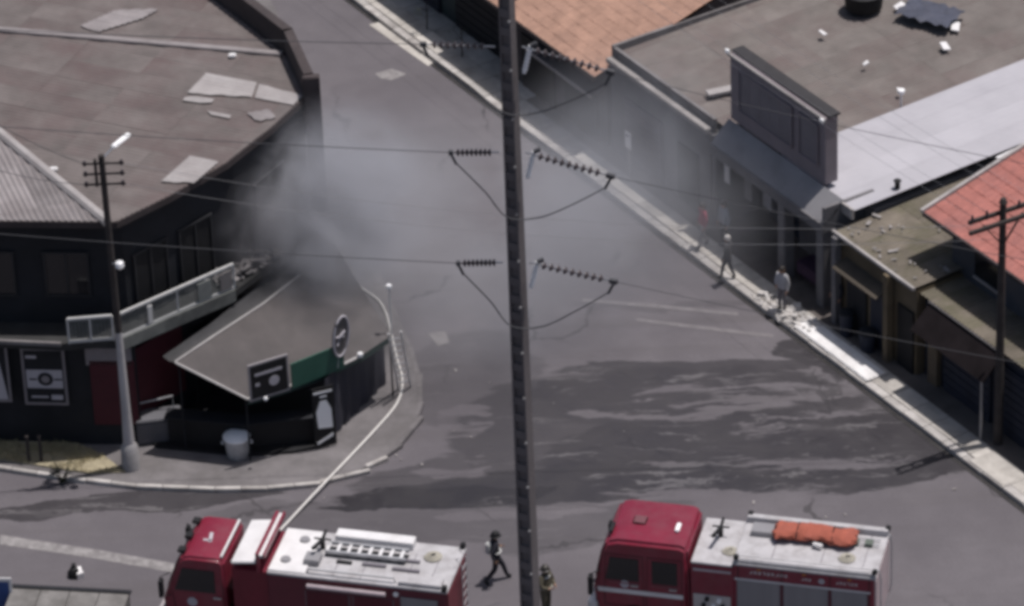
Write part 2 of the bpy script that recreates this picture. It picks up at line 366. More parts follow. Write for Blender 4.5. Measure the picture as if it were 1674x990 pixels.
# ------------------------------------------------------------------ ground and roads
def wp(px, py, rx, ry, ang=0, k=1.0):
    p = P(px, py); return (p.x, p.y, rx, ry, ang, k)
WET = [wp(1120, 655, 5.6, 1.9, -3, 0.80), wp(1230, 735, 6.6, 2.1, 0, 0.86), wp(930, 700, 3.6, 3.0, 0, 0.70), wp(1010, 785, 7.4, 0.95, 3, 0.9), wp(740, 785, 3.2, 1.2, 4, 0.6),
       wp(720, 812, 3.6, 0.42, 2, 1.0), wp(1440, 772, 3.2, 0.7, 6, 0.85), wp(1500, 715, 2.2, 1.0, -50, 0.75), wp(1330, 585, 1.5, 0.55, -50, 0.85), wp(770, 620, 2.2, 3.0, 0, 0.35), wp(1150, 600, 4.6, 0.4, -2, 0.75),
       wp(800, 850, 3.6, 1.0, 4, 0.4), wp(100, 830, 3.4, 0.42, 9, 0.8), wp(300, 816, 2.8, 0.42, 3, 0.8), wp(560, 842, 4.2, 0.9, -2, 0.35), wp(960, 862, 3.2, 1.0, 14, 0.42), wp(1100, 500, 3.2, 0.25, -4, 0.3)]
DRY = [(*P(1100, 668).xy, 3.6, 0.62), (*P(1290, 640).xy, 2.6, 0.5), (*P(1160, 632).xy, 2.4, 0.30), (*P(1270, 757).xy, 4.6, 0.40), (*P(1310, 692).xy, 2.4, 0.6), (*P(760, 690).xy, 0.9, 1.3), (*P(745, 765).xy, 1.4, 0.5), (*P(1180, 800).xy, 3.6, 0.35), (*P(850, 840).xy, 2.6, 0.4)]
road = MB().add([(-400, -300, 0), (400, -300, 0), (400, 500, 0), (-400, 500, 0)], [(0, 1, 2, 3)]).build('road', asphalt())
tag(road, 'grey worn asphalt road, wet where hose water ran', None, kind='structure')

# right pavement: shade coloured into dark body, sun into pale slabs; kerb stones singly
PV = 0.14
rp = MB().box((-40, 0.06, -0.2), (34, 3.4, PV)).build('sidewalk', mat('pavement_brown_shaded', (0.115, 0.10, 0.092), 0.92, 0.3, 0.8, 0.3, 22, dirt=(0.06, 0.052, 0.05), damt=0.7, dscale=0.5)); rp.location = O2; rp.rotation_euler = (0, 0, SROT)
tag(rp, 'narrow pavement along the shop fronts', None, kind='structure')
ks = MB().box((0.01, -0.24, -0.15), (0.99, 0.05, PV + 0.015)).mesh('kerb_stone', kerb_m, bevel=0.02, seg=1)
for i in range(-40, 34):
    inst('kerb_stone', ks, rp, (i, random.uniform(-0.012, 0.012), random.uniform(-0.008, 0.008)), (0, 0, random.uniform(-0.006, 0.006)))
sb = MB().box((0.012, 0.065, 0), (0.988, 0.80, 0.02)).mesh('paving_slab', slab_l, bevel=0.008, seg=1)
sb2 = MB().box((0.012, 0.815, 0), (0.988, 1.72, 0.02)).mesh('paving_slab', slab_l, bevel=0.008, seg=1)
for i in range(-40, 34):
    inst('paving_slab', sb, rp, (i, 0, PV + random.uniform(-0.006, 0.002)))
    if i < -6: inst('paving_slab', sb2, rp, (i, 0, PV + random.uniform(-0.008, 0.0)))
gut = MB().box((-40, -0.42, -0.05), (34, -0.245, 0.006)).build('gutter', mat('gutter_dark', (0.028, 0.026, 0.026), 0.6, 0.3, 2)); gut.location = O2; gut.rotation_euler = (0, 0, SROT)  # near-black strip along the kerb foot
tag(gut, 'dark gutter strip below the kerb', None, kind='structure')

# corner pavement in front of the burning bar
lk = [P(*p) for p in ((-260, 735), (0, 770), (100, 785), (220, 800), (350, 805), (430, 804), (510, 797), (565, 784), (610, 764), (650, 737), (676, 706), (690, 668), (690, 630), (676, 580), (650, 520), (612, 430), (566, 320), (528, 215), (500, 120), (440, 0), (330, -160))]
inner = [(-16, 14), (-22, 14), (-22, -4)]
cp = MB().prism([(p.x, p.y) for p in lk] + inner, -0.2, PV).build('corner_pavement', pave)
tag(cp, 'grey corner pavement curving round the bar', None, kind='structure')
dist = 0.0
def along(pts, step):
    out = []; acc = 0.0
    for a, b in zip(pts, pts[1:]):
        l = (b - a).length; t = acc
        while t < l: out.append((a + (b - a) * (t / l), (b - a).normalized())); t += step
        acc = t - l
    return out
lks = MB().box((0.004, -0.02, -0.15), (0.798, 0.13, PV + 0.012)).mesh('kerb_stone', kerb_m, bevel=0.02, seg=1)
lkd = MB().box((0.01, -0.02, -0.15), (0.79, 0.16, PV + 0.006)).mesh('kerb_stone', pave, bevel=0.02, seg=1)
for k_i, (p, d) in enumerate(along(lk[:15], 0.8)): inst('kerb_stone', lks if k_i * 0.8 < 17.6 else lkd, cp, (p.x, p.y, 0), (0, 0, math.atan2(d.y, d.x)))

# far strip of worn concrete along the far kerb, faded paint and painted lines
def flat(name, pts, z, m, label=None):
    v = [P(*p) for p in pts]
    o = MB().add([(p.x, p.y, z) for p in v], [tuple(range(len(v)))]).build(name, m)
    return tag(o, label, None, kind='structure')
flat('road_patch', [(603, 40), (622, 36), (712, 100), (700, 108)], 0.012, slab_l, 'pale concrete strip in the road beside the far kerb')
flat('road_marking', [(613, 120), (640, 112), (665, 121), (640, 131), (622, 128)], 0.008, mark_w, 'faded white paint mark on the upper road')
flat('road_marking', [(0, 874), (150, 897), (285, 921), (283, 936), (150, 912), (0, 890)], 0.008, mark_w, 'pale painted edge line ahead of the fire truck')
flat('road_marking', [(952, 488), (1070, 497), (1208, 511), (1206, 516), (1070, 503), (952, 493)], 0.008, mat('faint_paint', (0.175, 0.163, 0.168), 0.85, 0.3, 4, dirt=(0.125, 0.115, 0.12), damt=0.9, dscale=2), 'thin faded line across the street, farther of two')
flat('road_marking', [(1040, 520), (1150, 533), (1265, 547), (1263, 552), (1150, 539), (1040, 525)], 0.008, mat('faint_paint', (0.175, 0.163, 0.168), 0.85, 0.3, 4, dirt=(0.125, 0.115, 0.12), damt=0.9, dscale=2), 'thin faded line across the street, nearer of two')
flat('road_patch', [(700, 545), (728, 541), (735, 560), (716, 566)], 0.008, conc_dark, 'small dark patch of repaired asphalt near the corner')

# ------------------------------------------------------------------ the burning corner bar building
BZ = 8.0
B = thing('corner_building', 'dark two-storey corner building with broad corrugated roof and smoke at its terrace', 'building', (0, 0, 0))
foot = [(-24, -5.85), (-11.55, -7.0), (-8.3, -3.75), (-6.2, -0.35), (-6.9, 2.4), (-9.2, 6.1), (-14, 13.8), (-24, 15.8)]
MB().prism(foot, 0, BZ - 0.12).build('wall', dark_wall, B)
main = [(-12.0, -7.33), (-11.64, -7.36), (-10.1, -5.95), (-8.46, -4.13), (-7.2, -2.2), (-6.15, -0.31), (-6.82, 2.47), (-9.14, 6.2), (-14, 14), (-24, 16), (-24, 11.5)]
hip = [(-24, -6.2), (-12.0, -7.33), (-24, 11.5)]
AD = (0.91, -0.415)
sheets(B, main, AD, BZ, fibre, 1.05, 2.5, amp=0.015)
sheets(B, hip, (0.30, -0.954), BZ, fibre_lt, 1.05, 2.5, amp=0.035)
MB().tube([(-11.9, -7.4, BZ + 0.03), (-15.0, -2.6, BZ + 0.04), (-24, 11.4, BZ + 0.04)], 0.16, 8).build('ridge_cap', fibre_new, B, smooth=True)
a0, a1 = P(-120, 40, BZ), P(462, 90, BZ)
MB().bar((a0.x, a0.y, BZ + 0.05), (a1.x, a1.y, BZ + 0.05), 0.26, 0.10).build('ridge_cap', fibre_lt, B, bevel=0.02)
# paler replacement sheets and scraps lying on the roof
def rquad(pts, m, nm='patch_sheet', z=BZ + 0.06, amp=0.02):
    ps = [P(x, y, z) for x, y in pts]
    poly = [(p.x, p.y) for p in ps]
    ar = sum(poly[i][0] * poly[(i + 1) % len(poly)][1] - poly[(i + 1) % len(poly)][0] * poly[i][1] for i in range(len(poly)))
    if ar < 0: poly = poly[::-1]
    return sheets(B, poly, AD, z, m, 1.2, 6.0, amp=amp, name=nm)
rquad([(338, 118), (420, 134), (412, 158), (305, 152)], fibre_new)
rquad([(424, 136), (495, 156), (478, 172), (416, 160)], fibre_new)
rquad([(305, 157), (352, 160), (345, 168), (296, 165)], fibre_new)
rquad([(336, 178), (380, 186), (374, 194), (346, 188)], fibre_new)
rquad([(312, 253), (358, 264), (318, 298), (262, 297)], fibre_new)
rquad([(404, 184), (440, 178), (452, 192), (420, 198)], fibre_lt)
rquad([(130, 42), (190, 16), (262, 14), (232, 30), (160, 52)], fibre_lt)
for (x, y) in ((380, 92), (88, 278)):
    p = P(x, y, BZ + 0.05); MB().box((p.x - 0.12, p.y - 0.1, BZ + 0.04), (p.x + 0.12, p.y + 0.1, BZ + 0.14)).build('roof_vent', white_p, B, bevel=0.03)
# fascia under the eave, parapet on the far street side
ev = [(-24, -6.2), (-11.64, -7.36), (-10.1, -5.95), (-8.46, -4.13), (-7.2, -2.2), (-6.15, -0.31)]
fa = MB()
for p, q in zip(ev, ev[1:]): fa.bar((p[0], p[1], BZ - 0.12), (q[0], q[1], BZ - 0.12), 0.06, 0.22)
fa.build('fascia', brown_dk, B)
pin = [P(498, 158, BZ), P(466, 88, BZ), P(352, 0, BZ), P(250, -75, BZ), P(60, -215, BZ)]
pw = MB()
for i in range(len(pin) - 1):
    a, b = pin[i], pin[i + 1]; d = (b - a).normalized(); n = Vector((d.y, -d.x, 0)) * 0.30; e = d * 0.07
    pw.add([(*(a - e).xy, 6.5), (*(b + e).xy, 6.5), (*(b + e + n).xy, 6.5), (*(a - e + n).xy, 6.5), (*(a - e).xy, BZ + 0.85), (*(b + e).xy, BZ + 0.85), (*(b + e + n).xy, BZ + 0.85), (*(a - e + n).xy, BZ + 0.85)],
           [(0, 3, 2, 1), (4, 5, 6, 7), (0, 1, 5, 4), (1, 2, 6, 5), (2, 3, 7, 6), (3, 0, 4, 7)])
pw.build('parapet', brown_dk, B)
ew = P(498, 158, BZ)
MB().box((ew.x - 0.02, ew.y - 0.25, 4.0), (ew.x + 0.5, ew.y + 0.05, BZ + 0.80)).build('parapet_end', brown_dk, B, bevel=0.03)
# first-floor slab, terrace and its railing
TZ = 4.2
slab = [(-24, -6.4), (-13.5, -8.05), (-11.85, -7.95), (-8.35, -5.3), (-6.6, -2.9), (-6.2, -0.4), (-8.3, -3.7), (-11.5, -6.9), (-24, -5.8)]
MB().prism(slab, TZ - 0.22, TZ).build('terrace_slab', mat('slab_dark', (0.03, 0.03, 0.03), 0.9, 0.3, 1.2), B)
MB().bar((-24, -6.42, TZ + 0.03), (-13.55, -8.08, TZ + 0.03), 0.10, 0.12).build('slab_edge', conc_dark, B)
rail_m = mat('railing_grey', (0.55, 0.55, 0.54), 0.6, 0.15, 3, dirt=(0.2, 0.19, 0.19), damt=0.5, dscale=3)
mesh_m = mat('railing_mesh', (0.16, 0.17, 0.165), 0.7, 0.2, 4)
def railing(pts, h=0.85, posts=4):
    r = MB()
    for p, q in zip(pts, pts[1:]):
        r.bar((p[0], p[1], TZ + h), (q[0], q[1], TZ + h), 0.07, 0.08)
    ro = r.build('railing', rail_m, B)
    for p, q in zip(pts, pts[1:]): MB().bar((p[0], p[1], TZ + 0.06), (q[0], q[1], TZ + 0.06), 0.07, 0.08).build('bottom_rail', rail_m, ro)
    for p, q in zip(pts, pts[1:]):
        p = Vector(p); q = Vector(q); n = posts
        for k in range(n + 1):
            t = p + (q - p) * (k / n); MB().box((t.x - 0.03, t.y - 0.03, TZ), (t.x + 0.03, t.y + 0.03, TZ + h)).build('post', rail_m, ro)
        m = MB(); L_ = (q - p).length; d = (q - p) / L_
        for k in range(int(L_ / 0.11)):
            t = p + d * (0.11 * k); m.bar((t.x, t.y, TZ + 0.06), (t.x, t.y, TZ + h), 0.03, 0.02)
        for z in (0.15, 0.24, 0.33, 0.42, 0.51, 0.60, 0.69, 0.77): m.bar((p.x, p.y, TZ + z), (q.x, q.y, TZ + z), 0.014, 0.03)
        tag(m.build('wire_mesh', mesh_m, ro), kind='stuff')
MB().bar((-11.85, -7.99, TZ - 0.16), (-8.4, -5.37, TZ - 0.16), 0.05, 0.42).build('slab_fascia', mat('fascia_grey_green', (0.15, 0.155, 0.145), 0.85, 0.3, 1.5, dirt=(0.05, 0.05, 0.05), damt=0.7), B)
railing([(-11.75, -7.82), (-8.42, -5.22)])
railing([(-13.3, -8.0), (-11.98, -7.9)], posts=2)
# boards fixed to the railing, scorched scraps at the terrace end
for t, w, m in ((0.26, 0.16, rail_m), (0.74, 0.5, mesh_m), (0.93, 0.42, conc_dark)):
    p = Vector((-11.75, -7.82)).lerp(Vector((-8.42, -5.22)), t)
    o = MB().box((-w / 2, -0.02, 0), (w / 2, 0.02, 0.62)).build('board', m, B, loc=(p.x, p.y - 0.06, TZ + 0.1)); o.rotation_euler = (0, 0, math.atan2(2.6, 3.33))
# upper-floor windows and shutters, mostly lost in the dark
def on_wall(p, q, t, z, w, h, m, nm, par, out=0.04, frame=None):
    p = Vector((*p, 0)); q = Vector((*q, 0)); d = (q - p).normalized(); o = p + (q - p) * t
    ob = MB().box((-w / 2, -out, 0), (w / 2, 0.02, h)).build(nm, m, par, loc=(o.x, o.y, z)); ob.rotation_euler = (0, 0, math.atan2(d.y, d.x))
    if frame:
        f = MB()
        for a, b in (((-w / 2 - 0.06, 0), (w / 2 + 0.06, 0)), ((-w / 2 - 0.06, h), (w / 2 + 0.06, h)), ((-w / 2, 0), (-w / 2, h)), ((w / 2, 0), (w / 2, h)), ((0, 0), (0, h))):
            f.bar((a[0], -out - 0.01, a[1]), (b[0], -out - 0.01, b[1]), 0.07, 0.06)
        f.build('frame', frame, ob)
    return ob
win_frame = mat('window_frame_dark', (0.025, 0.025, 0.028), 0.6, 0.1, 3)
for t in (0.50, 0.68, 0.86): on_wall(foot[0], foot[1], t, 5.2, 1.3, 1.5, glass_d, 'window', B, frame=win_frame)
for t in (0.22, 0.62): on_wall(foot[1], foot[2], t, TZ + 0.05, 1.3, 2.2, black, 'terrace_door', B, frame=win_frame)
on_wall(foot[2], foot[3], 0.45, TZ + 0.05, 1.6, 2.2, black, 'terrace_door', B, frame=win_frame)
# ground floor: posters, red wall bays, opening
gl = [(-24, -6.25), (-13.0, -7.45)]
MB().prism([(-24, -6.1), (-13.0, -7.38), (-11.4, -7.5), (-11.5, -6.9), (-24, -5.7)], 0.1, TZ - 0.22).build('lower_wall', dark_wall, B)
def poster(x0, x1, top, bot, kind):
    zb = 1.5; p = PY(x0, bot, -7.28); q = PY(x1, bot, -7.42); h = (bot - top) / 46.0; w = (q - p).length
    o = MB().box((0, -0.03, 0), (w, 0.0, h)).build('poster', poster_frame, B, loc=(p.x, p.y, p.z)); o.rotation_euler = (0, 0, math.atan2(q.y - p.y, q.x - p.x))
    if kind == 0:
        MB().box((0.07, -0.036, 0.08), (w - 0.07, -0.031, h - 0.08)).build('poster_ground', dark_wall, o)
        MB().extr_y([(0.1, 0.1), (w - 0.1, 0.1), (w - 0.28, h * 0.72), (0.1, h * 0.80)], -0.042, -0.037).build('poster_print', paper, o)
    else:
        MB().box((0.08, -0.036, 0.09), (w - 0.08, -0.031, h - 0.09)).build('poster_ground', dark_wall, o)
        pr = MB(); pr.box((0.12, -0.042, h * 0.30), (w - 0.12, -0.037, h * 0.62)); pr.box((0.22, -0.042, h * 0.13), (w * 0.55, -0.037, h * 0.16)); pr.box((w * 0.62, -0.042, h * 0.10), (w - 0.16, -0.037, h * 0.18)); pr.box((0.14, -0.042, h * 0.82), (w * 0.35, -0.037, h * 0.87))
        pr.build('poster_print', paper, o)
        em = MB(); em.tube([(w * 0.52, -0.050, h * 0.46), (w * 0.52, -0.043, h * 0.46)], 0.24, 14); em.box((0.2, -0.048, h * 0.44), (w * 0.32, -0.043, h * 0.47)); em.box((w * 0.72, -0.048, h * 0.44), (w * 0.9, -0.043, h * 0.47)); em.build('poster_emblem', dark_wall, o)
        MB().tube([(w * 0.52, -0.058, h * 0.46), (w * 0.52, -0.051, h * 0.46)], 0.13, 12).build('poster_emblem', poster_frame, o)
poster(-60, 20, 562, 655, 0); poster(42, 113, 566, 660, 1)
on_wall((-13.0, -7.40), (-11.45, -7.52), 0.55, 0.9, 1.35, 2.3, red_wall, 'red_panel', B)
on_wall((-11.5, -7.05), (-8.3, -3.85), 0.22, 0.9, 1.9, 2.4, red_wall, 'red_panel', B)
on_wall((-13.0, -7.40), (-11.45, -7.52), 0.5, 3.05, 1.4, 0.6, poster_frame, 'shop_sign', B)
on_wall((-11.5, -7.05), (-8.3, -3.85), 0.70, 0.15, 1.7, 2.6, black, 'doorway', B, frame=win_frame)

# corner awning: ridge and eave lofted, boards standing on the eave
AW = thing('bar_awning', 'dark pitched awning round the bar corner with sign boards on its eave', 'awning', (0, 0, 0))
ridge = [P(286, 592, 3.35), P(352, 548, 3.4), P(430, 497, 3.4), P(490, 450, 3.4), P(550, 402, 3.4)]
eave = [P(405, 652, 2.42), P(470, 632, 2.42), P(535, 608, 2.42), P(592, 580, 2.42), P(640, 548, 2.42)]
back = [P(266, 582, 3.5), P(340, 532, 3.65), P(412, 475, 3.7), P(466, 420, 3.7), P(520, 362, 3.7)]
def loft(a, b, nx=6, sag=0.06):
    vs = []; fs = []; cols = []
    for i in range(len(a) - 1):
        for k in range(nx): cols.append((a[i].lerp(a[i + 1], k / nx), b[i].lerp(b[i + 1], k / nx)))
    cols.append((a[-1], b[-1])); m = 6
    for p, q in cols:
        for j in range(m + 1):
            t = j / m; v = p.lerp(q, t); vs.append((v.x, v.y, v.z - sag * math.sin(math.pi * t) + random.uniform(-0.008, 0.008)))
    for i in range(len(cols) - 1):
        for j in range(m): o = i * (m + 1) + j; fs.append((o, o + 1, o + m + 2, o + m + 1))
    return MB().add(vs, fs)
MB_f = loft(ridge, eave); MB_f.build('front_slope', canvas, AW, smooth=True)
loft(back, ridge).build('back_slope', canvas_shade, AW, smooth=True)
MB().tube([p + Vector((0, 0, 0.02)) for p in ridge[:4]], 0.03, 6).build('ridge_trim', trim_l, AW, smooth=True)
MB().tube([ridge[0], eave[0]], 0.04, 6).build('gable_lit_rim', trim_l, AW, smooth=True)  # pale tube stands for the sunlit rim of the slope's side
MB().tube([p for p in eave[:4]], 0.045, 6).build('eave_trim', trim_l, AW, smooth=True)
va = MB()
for p, q in zip(eave, eave[1:]): va.add([p, q, q - Vector((0, 0, 0.22)), p - Vector((0, 0, 0.22))], [(0, 1, 2, 3)])
va.build('valance', mat('valance_green', (0.03, 0.05, 0.045), 0.8, 0.2, 2), AW)
for p in (eave[0], eave[2], eave[4], ridge[0].lerp(eave[0], 0.08)):
    MB().tube([(p.x - 0.06, p.y + 0.08, PV), (p.x - 0.06, p.y + 0.08, p.z - 0.02)], 0.03, 7).build('post', dark_wall, AW, smooth=True)
def board(pa, pb, z0, z1, m, nm, par=AW, th=0.05):
    d = pb - pa; o = MB().box((0, -th, 0), (d.length, 0, z1 - z0)).build(nm, m, par, loc=(pa.x, pa.y, z0)); o.rotation_euler = (0, 0, math.atan2(d.y, d.x)); return o, d.length
ea = lambda t: (lambda k: eave[int(k)].lerp(eave[min(int(k) + 1, 4)], k - int(k)))(t * 4)
off = Vector((0.06, -0.10, 0))
b1, w1 = board(ea(0.0) + off, ea(0.25) + off, 2.40, 3.68, mat('sign_board_frame', (0.30, 0.28, 0.29), 0.6, 0.1, 3), 'sign_board')
MB().box((0.06, -0.058, 0.07), (w1 - 0.06, -0.051, 1.21)).build('sign_face', black, b1)
sg = MB(); sg.tube([(w1 * 0.62, -0.068, 0.52), (w1 * 0.62, -0.060, 0.52)], 0.17, 16); sg.box((0.2, -0.066, 0.84), (w1 - 0.22, -0.060, 0.93)); sg.box((0.2, -0.066, 0.48), (0.34, -0.060, 0.58)); sg.build('sign_print', paper, b1)
b2, w2 = board(ea(0.26) + off * 1.3, ea(0.60) + off * 1.3, 2.44, 3.30, green_b, 'green_board')
b3p = ea(0.585) + off * 1.5
ov = MB(); N_ = 22
for rr_, y0, y1 in ((1.0, -0.05, 0.0),):
    vs = [(0.31 * math.cos(2 * math.pi * k / N_) * rr_, y0, 0.72 * math.sin(2 * math.pi * k / N_) * rr_) for k in range(N_)] + [(0.31 * math.cos(2 * math.pi * k / N_) * rr_, y1, 0.72 * math.sin(2 * math.pi * k / N_) * rr_) for k in range(N_)]
    ov.add(vs, [tuple(range(N_)), tuple(range(2 * N_ - 1, N_ - 1, -1))] + [((k + 1) % N_, k, N_ + k, N_ + (k + 1) % N_) for k in range(N_)])
ovo = ov.build('oval_sign', mat('oval_dark', (0.10, 0.092, 0.09), 0.6, 0.1, 3), AW, loc=(b3p.x, b3p.y, 3.62)); ovo.rotation_euler = (0, R(8), R(40))
MB().tube([(0.29 * math.cos(2 * math.pi * k / 24), -0.06, 0.68 * math.sin(2 * math.pi * k / 24)) for k in range(25)], 0.035, 6, cap=False).build('oval_rim', paper, ovo, smooth=True)
em = MB(); em.tube([(-0.13, -0.065, -0.28), (-0.05, -0.065, 0.02), (0.12, -0.065, 0.16)], 0.045, 6); em.tube([(-0.22, -0.065, 0.0), (0.1, -0.065, -0.02)], 0.035, 6); em.build('oval_emblem', paper, ovo)
MB().tube([(0, 0.02, -1.1), (0, 0.02, -0.5)], 0.03, 6).build('sign_stay', rail_m, ovo)
p = ea(0.735); fl = MB().box((p.x - 0.07, p.y - 0.16, 2.44), (p.x + 0.09, p.y - 0.02, 2.60)).build('floodlight', lamp_w, AW, bevel=0.03)
p = ea(1.0); MB().tube([(p.x, p.y + 0.1, 2.4), (p.x, p.y + 0.1, 4.05)], 0.025, 6).build('lamp_rod', rail_m, AW); MB().box((p.x - 0.08, p.y + 0.02, 4.05), (p.x + 0.08, p.y + 0.16, 4.2)).build('floodlight', lamp_w, AW, bevel=0.03)
p = eave[0] + Vector((0.55, -0.15, 0.1)); MB().box((p.x - 0.05, p.y - 0.1, p.z - 0.04), (p.x + 0.06, p.y, p.z + 0.07)).build('floodlight', lamp_w, AW, bevel=0.02)
# hanging side curtain and printed banner under the eave
cu = MB(); pts = [Vector((-5.75, -7.75, 0)).lerp(Vector((-4.0, -4.6, 0)), k / 24) for k in range(25)]
vs = []; 
for k, q in enumerate(pts):
    w = 0.05 * math.sin(k * 1.7); vs += [(q.x + w, q.y, 0.16), (q.x + w * 0.4, q.y, 2.40)]
cu.add(vs, [(2 * k, 2 * k + 1, 2 * k + 3, 2 * k + 2) for k in range(24)]).build('side_curtain', curtain, AW, smooth=True)
CTR = thing('bar_counter', 'black counter under the awning of the corner bar', 'counter', (-8.0, -7.6, PV))
MB().prism([(-2.6, 0.0), (-0.3, -0.55), (2.0, -0.30), (2.05, 0.1), (-0.2, -0.1), (-2.5, 0.45)], 0, 1.0).build('front_panel', black, CTR)
MB().prism([(-2.7, -0.06), (-0.3, -0.63), (2.1, -0.38), (2.15, 0.15), (-0.2, -0.05), (-2.6, 0.5)], 1.0, 1.05).build('counter_top', dark_wall, CTR)
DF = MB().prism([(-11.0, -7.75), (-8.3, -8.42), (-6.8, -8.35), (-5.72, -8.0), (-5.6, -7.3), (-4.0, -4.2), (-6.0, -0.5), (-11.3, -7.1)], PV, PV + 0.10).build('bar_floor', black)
tag(DF, 'black floor platform under the bar awning', 'platform')
BN = thing('vertical_banner', 'narrow black banner with white print hanging at the awning corner', 'banner', (-5.83, -8.1, PV + 0.05), R(20))
MB().box((-0.34, -0.02, 0.02), (0.36, 0.02, 2.15)).build('cloth', black, BN)
bp_ = MB(); bp_.box((-0.30, -0.032, 1.95), (0.30, -0.022, 2.02)); bp_.box((-0.1, -0.032, 1.8), (0.12, -0.022, 1.86)); bp_.extr_y([(-0.20, 0.72), (0.26, 0.66), (0.24, 1.35), (0.10, 1.68), (-0.10, 1.68), (-0.24, 1.3)], -0.032, -0.022); bp_.extr_y([(-0.26, 0.14), (0.26, 0.36), (0.26, 0.46), (-0.26, 0.22)], -0.032, -0.022)
bp_.build('print', lamp_w, BN)
# fridge/freezer left of the counter with its rail
FZ = thing('chest_freezer', 'dark grey chest freezer with steel rail left of the counter', 'freezer', (*P(262, 722).xy, PV), R(8))
MB().box((-0.7, -0.35, 0.06), (0.7, 0.35, 0.82)).build('body', mat('freezer_grey', (0.10, 0.10, 0.11), 0.4, 0.1, 2), FZ, bevel=0.04)
MB().box((-0.71, -0.36, 0.83), (0.71, 0.36, 0.90)).build('lid', mat('freezer_lid', (0.13, 0.13, 0.14), 0.35, 0.1, 2), FZ, bevel=0.03)
MB().tube([(-0.55, 0.2, 0.9), (-0.55, 0.2, 1.2), (0.5, 0.2, 1.35), (0.5, 0.2, 0.9)], 0.025, 6).build('rail', alu, FZ)
for k, (x, y, lab) in enumerate(((180, 706, 'pale crate left of the lamp post at the bar front'), (200, 700, 'small pale box beside the foot of the red wall'), (252, 700, 'white bucket standing at the chest freezer'))):
    p = P(x, y, PV)
    if k == 2:
        bk = thing('bucket', lab, 'bucket', (p.x, p.y - 0.1, PV)); MB().tube([(0, 0, 0.0), (0, 0, 0.28)], [0.11, 0.15], 12).build('body', white_p, bk, smooth=True); MB().tube([(0.15 * math.cos(t), 0, 0.26 + 0.13 * math.sin(t)) for t in [k_ * math.pi / 8 for k_ in range(9)]], 0.008, 5).build('handle', steel, bk)
    else:
        bk = thing('crate', lab, 'crate', (p.x, p.y, PV), R(15)); m_ = mat('crate_pink', (0.45, 0.36, 0.37), 0.7, 0.1, 3)
        MB().box((-0.2, -0.14, 0.0), (0.2, 0.14, 0.02)).build('base', m_, bk)
        for z in (0.04, 0.11, 0.18):
            s_ = MB(); s_.box((-0.2, -0.14, z), (0.2, -0.12, z + 0.05)); s_.box((-0.2, 0.12, z), (0.2, 0.14, z + 0.05)); s_.box((-0.2, -0.12, z), (-0.18, 0.12, z + 0.05)); s_.box((0.18, -0.12, z), (0.2, 0.12, z + 0.05)); s_.build('slat', m_, bk)
# white plastic tub
TB = thing('plastic_tub', 'white plastic tub with lid standing before the dark bar front', 'tub', (*P(389, 744, PV).xy, PV + 0.0))
MB().tube([(0, 0, 0), (0, 0, 0.03), (0, 0, 0.62), (0, 0, 0.66)], [0.30, 0.32, 0.39, 0.40], 20).build('body', mat('tub_grey_white', (0.50, 0.50, 0.50), 0.5, 0.15, 3, dirt=(0.28, 0.27, 0.27), damt=0.6, dscale=2), TB, smooth=True)
MB().tube([(0, 0, 0.67), (0, 0, 0.72), (0, 0, 0.80), (0, 0, 0.83)], [0.42, 0.42, 0.30, 0.10], 20).build('lid', lamp_w, TB, smooth=True)  # lid near-white over greyer body: top light put into its colour
for sy in (-1, 1): MB().tube([(sy * 0.40, -0.08, 0.5), (sy * 0.46, -0.05, 0.48), (sy * 0.46, 0.05, 0.48), (sy * 0.40, 0.08, 0.5)], 0.02, 6).build('handle', lamp_w, TB, smooth=True)

# fallen ladder by the awning end, and the hose running to it from the truck
LD = thing('ladder', 'narrow aluminium ladder leaning against the far end of the awning', 'ladder', (*P(662, 640).xy, PV))
lb = Vector((0, 0, 0)); lt = (P(640, 548, 2.6) - Vector((*P(662, 640).xy, PV))) + Vector((0.10, 0.0, 0.1)); sd = Vector((0.19, 0.05, 0))
for k in (-1, 1): MB().bar(lb + sd * k, lt + sd * k, 0.05, 0.06).build('rail', alu, LD)
for k in range(1, 9): MB().bar(lb.lerp(lt, k / 9) - sd, lb.lerp(lt, k / 9) + sd, 0.03, 0.03).build('rung', alu, LD)
hp = [P(462, 862, 0.045), P(520, 800, 0.20), P(570, 748, 0.20), P(615, 700, 0.19), P(645, 665, 0.19), P(656, 640, 0.19), P(657, 615, 0.19), P(650, 590, 0.19), P(643, 560, 0.19), P(636, 530, 0.19), P(631, 512, 0.19), P(618, 490, 0.19), P(590, 470, 0.19)]
hp = [P(400, 925, 0.045)] + hp
def smooth_path(pts, n=6):
    out = []
    for i in range(len(pts) - 1):
        p0, p1, p2, p3 = pts[max(i - 1, 0)], pts[i], pts[i + 1], pts[min(i + 2, len(pts) - 1)]
        for k in range(n):
            t = k / n; out.append(0.5 * ((2 * p1) + (p2 - p0) * t + (2 * p0 - 5 * p1 + 4 * p2 - p3) * t * t + (3 * p1 - p0 - 3 * p2 + p3) * t ** 3))
    return out + [pts[-1]]
tag(MB().tube(smooth_path(hp), 0.038, 8).build('fire_hose', hose_m, smooth=True), 'long white fire hose running from the truck across the pavement to the awning', 'hose')
# rubble on the burnt terrace
RB = MB(); random.seed(3)
for k in range(60):
    t = random.random(); p = Vector((-9.2, -5.3)).lerp(Vector((-7.4, -3.4)), t); q = Vector((p.x + random.uniform(-0.3, 0.5), p.y + random.uniform(-0.3, 0.3), TZ + random.uniform(0.02, 0.3)))
    s_ = random.uniform(0.06, 0.28); d = Vector((random.uniform(-1, 1), random.uniform(-1, 1), random.uniform(-0.3, 0.5))).normalized() * s_
    RB.bar(q - d, q + d, s_ * 0.7, 0.03)
tag(RB.build('debris', conc_dark), 'scorched scraps heaped at the far end of the terrace', 'debris', kind='stuff')

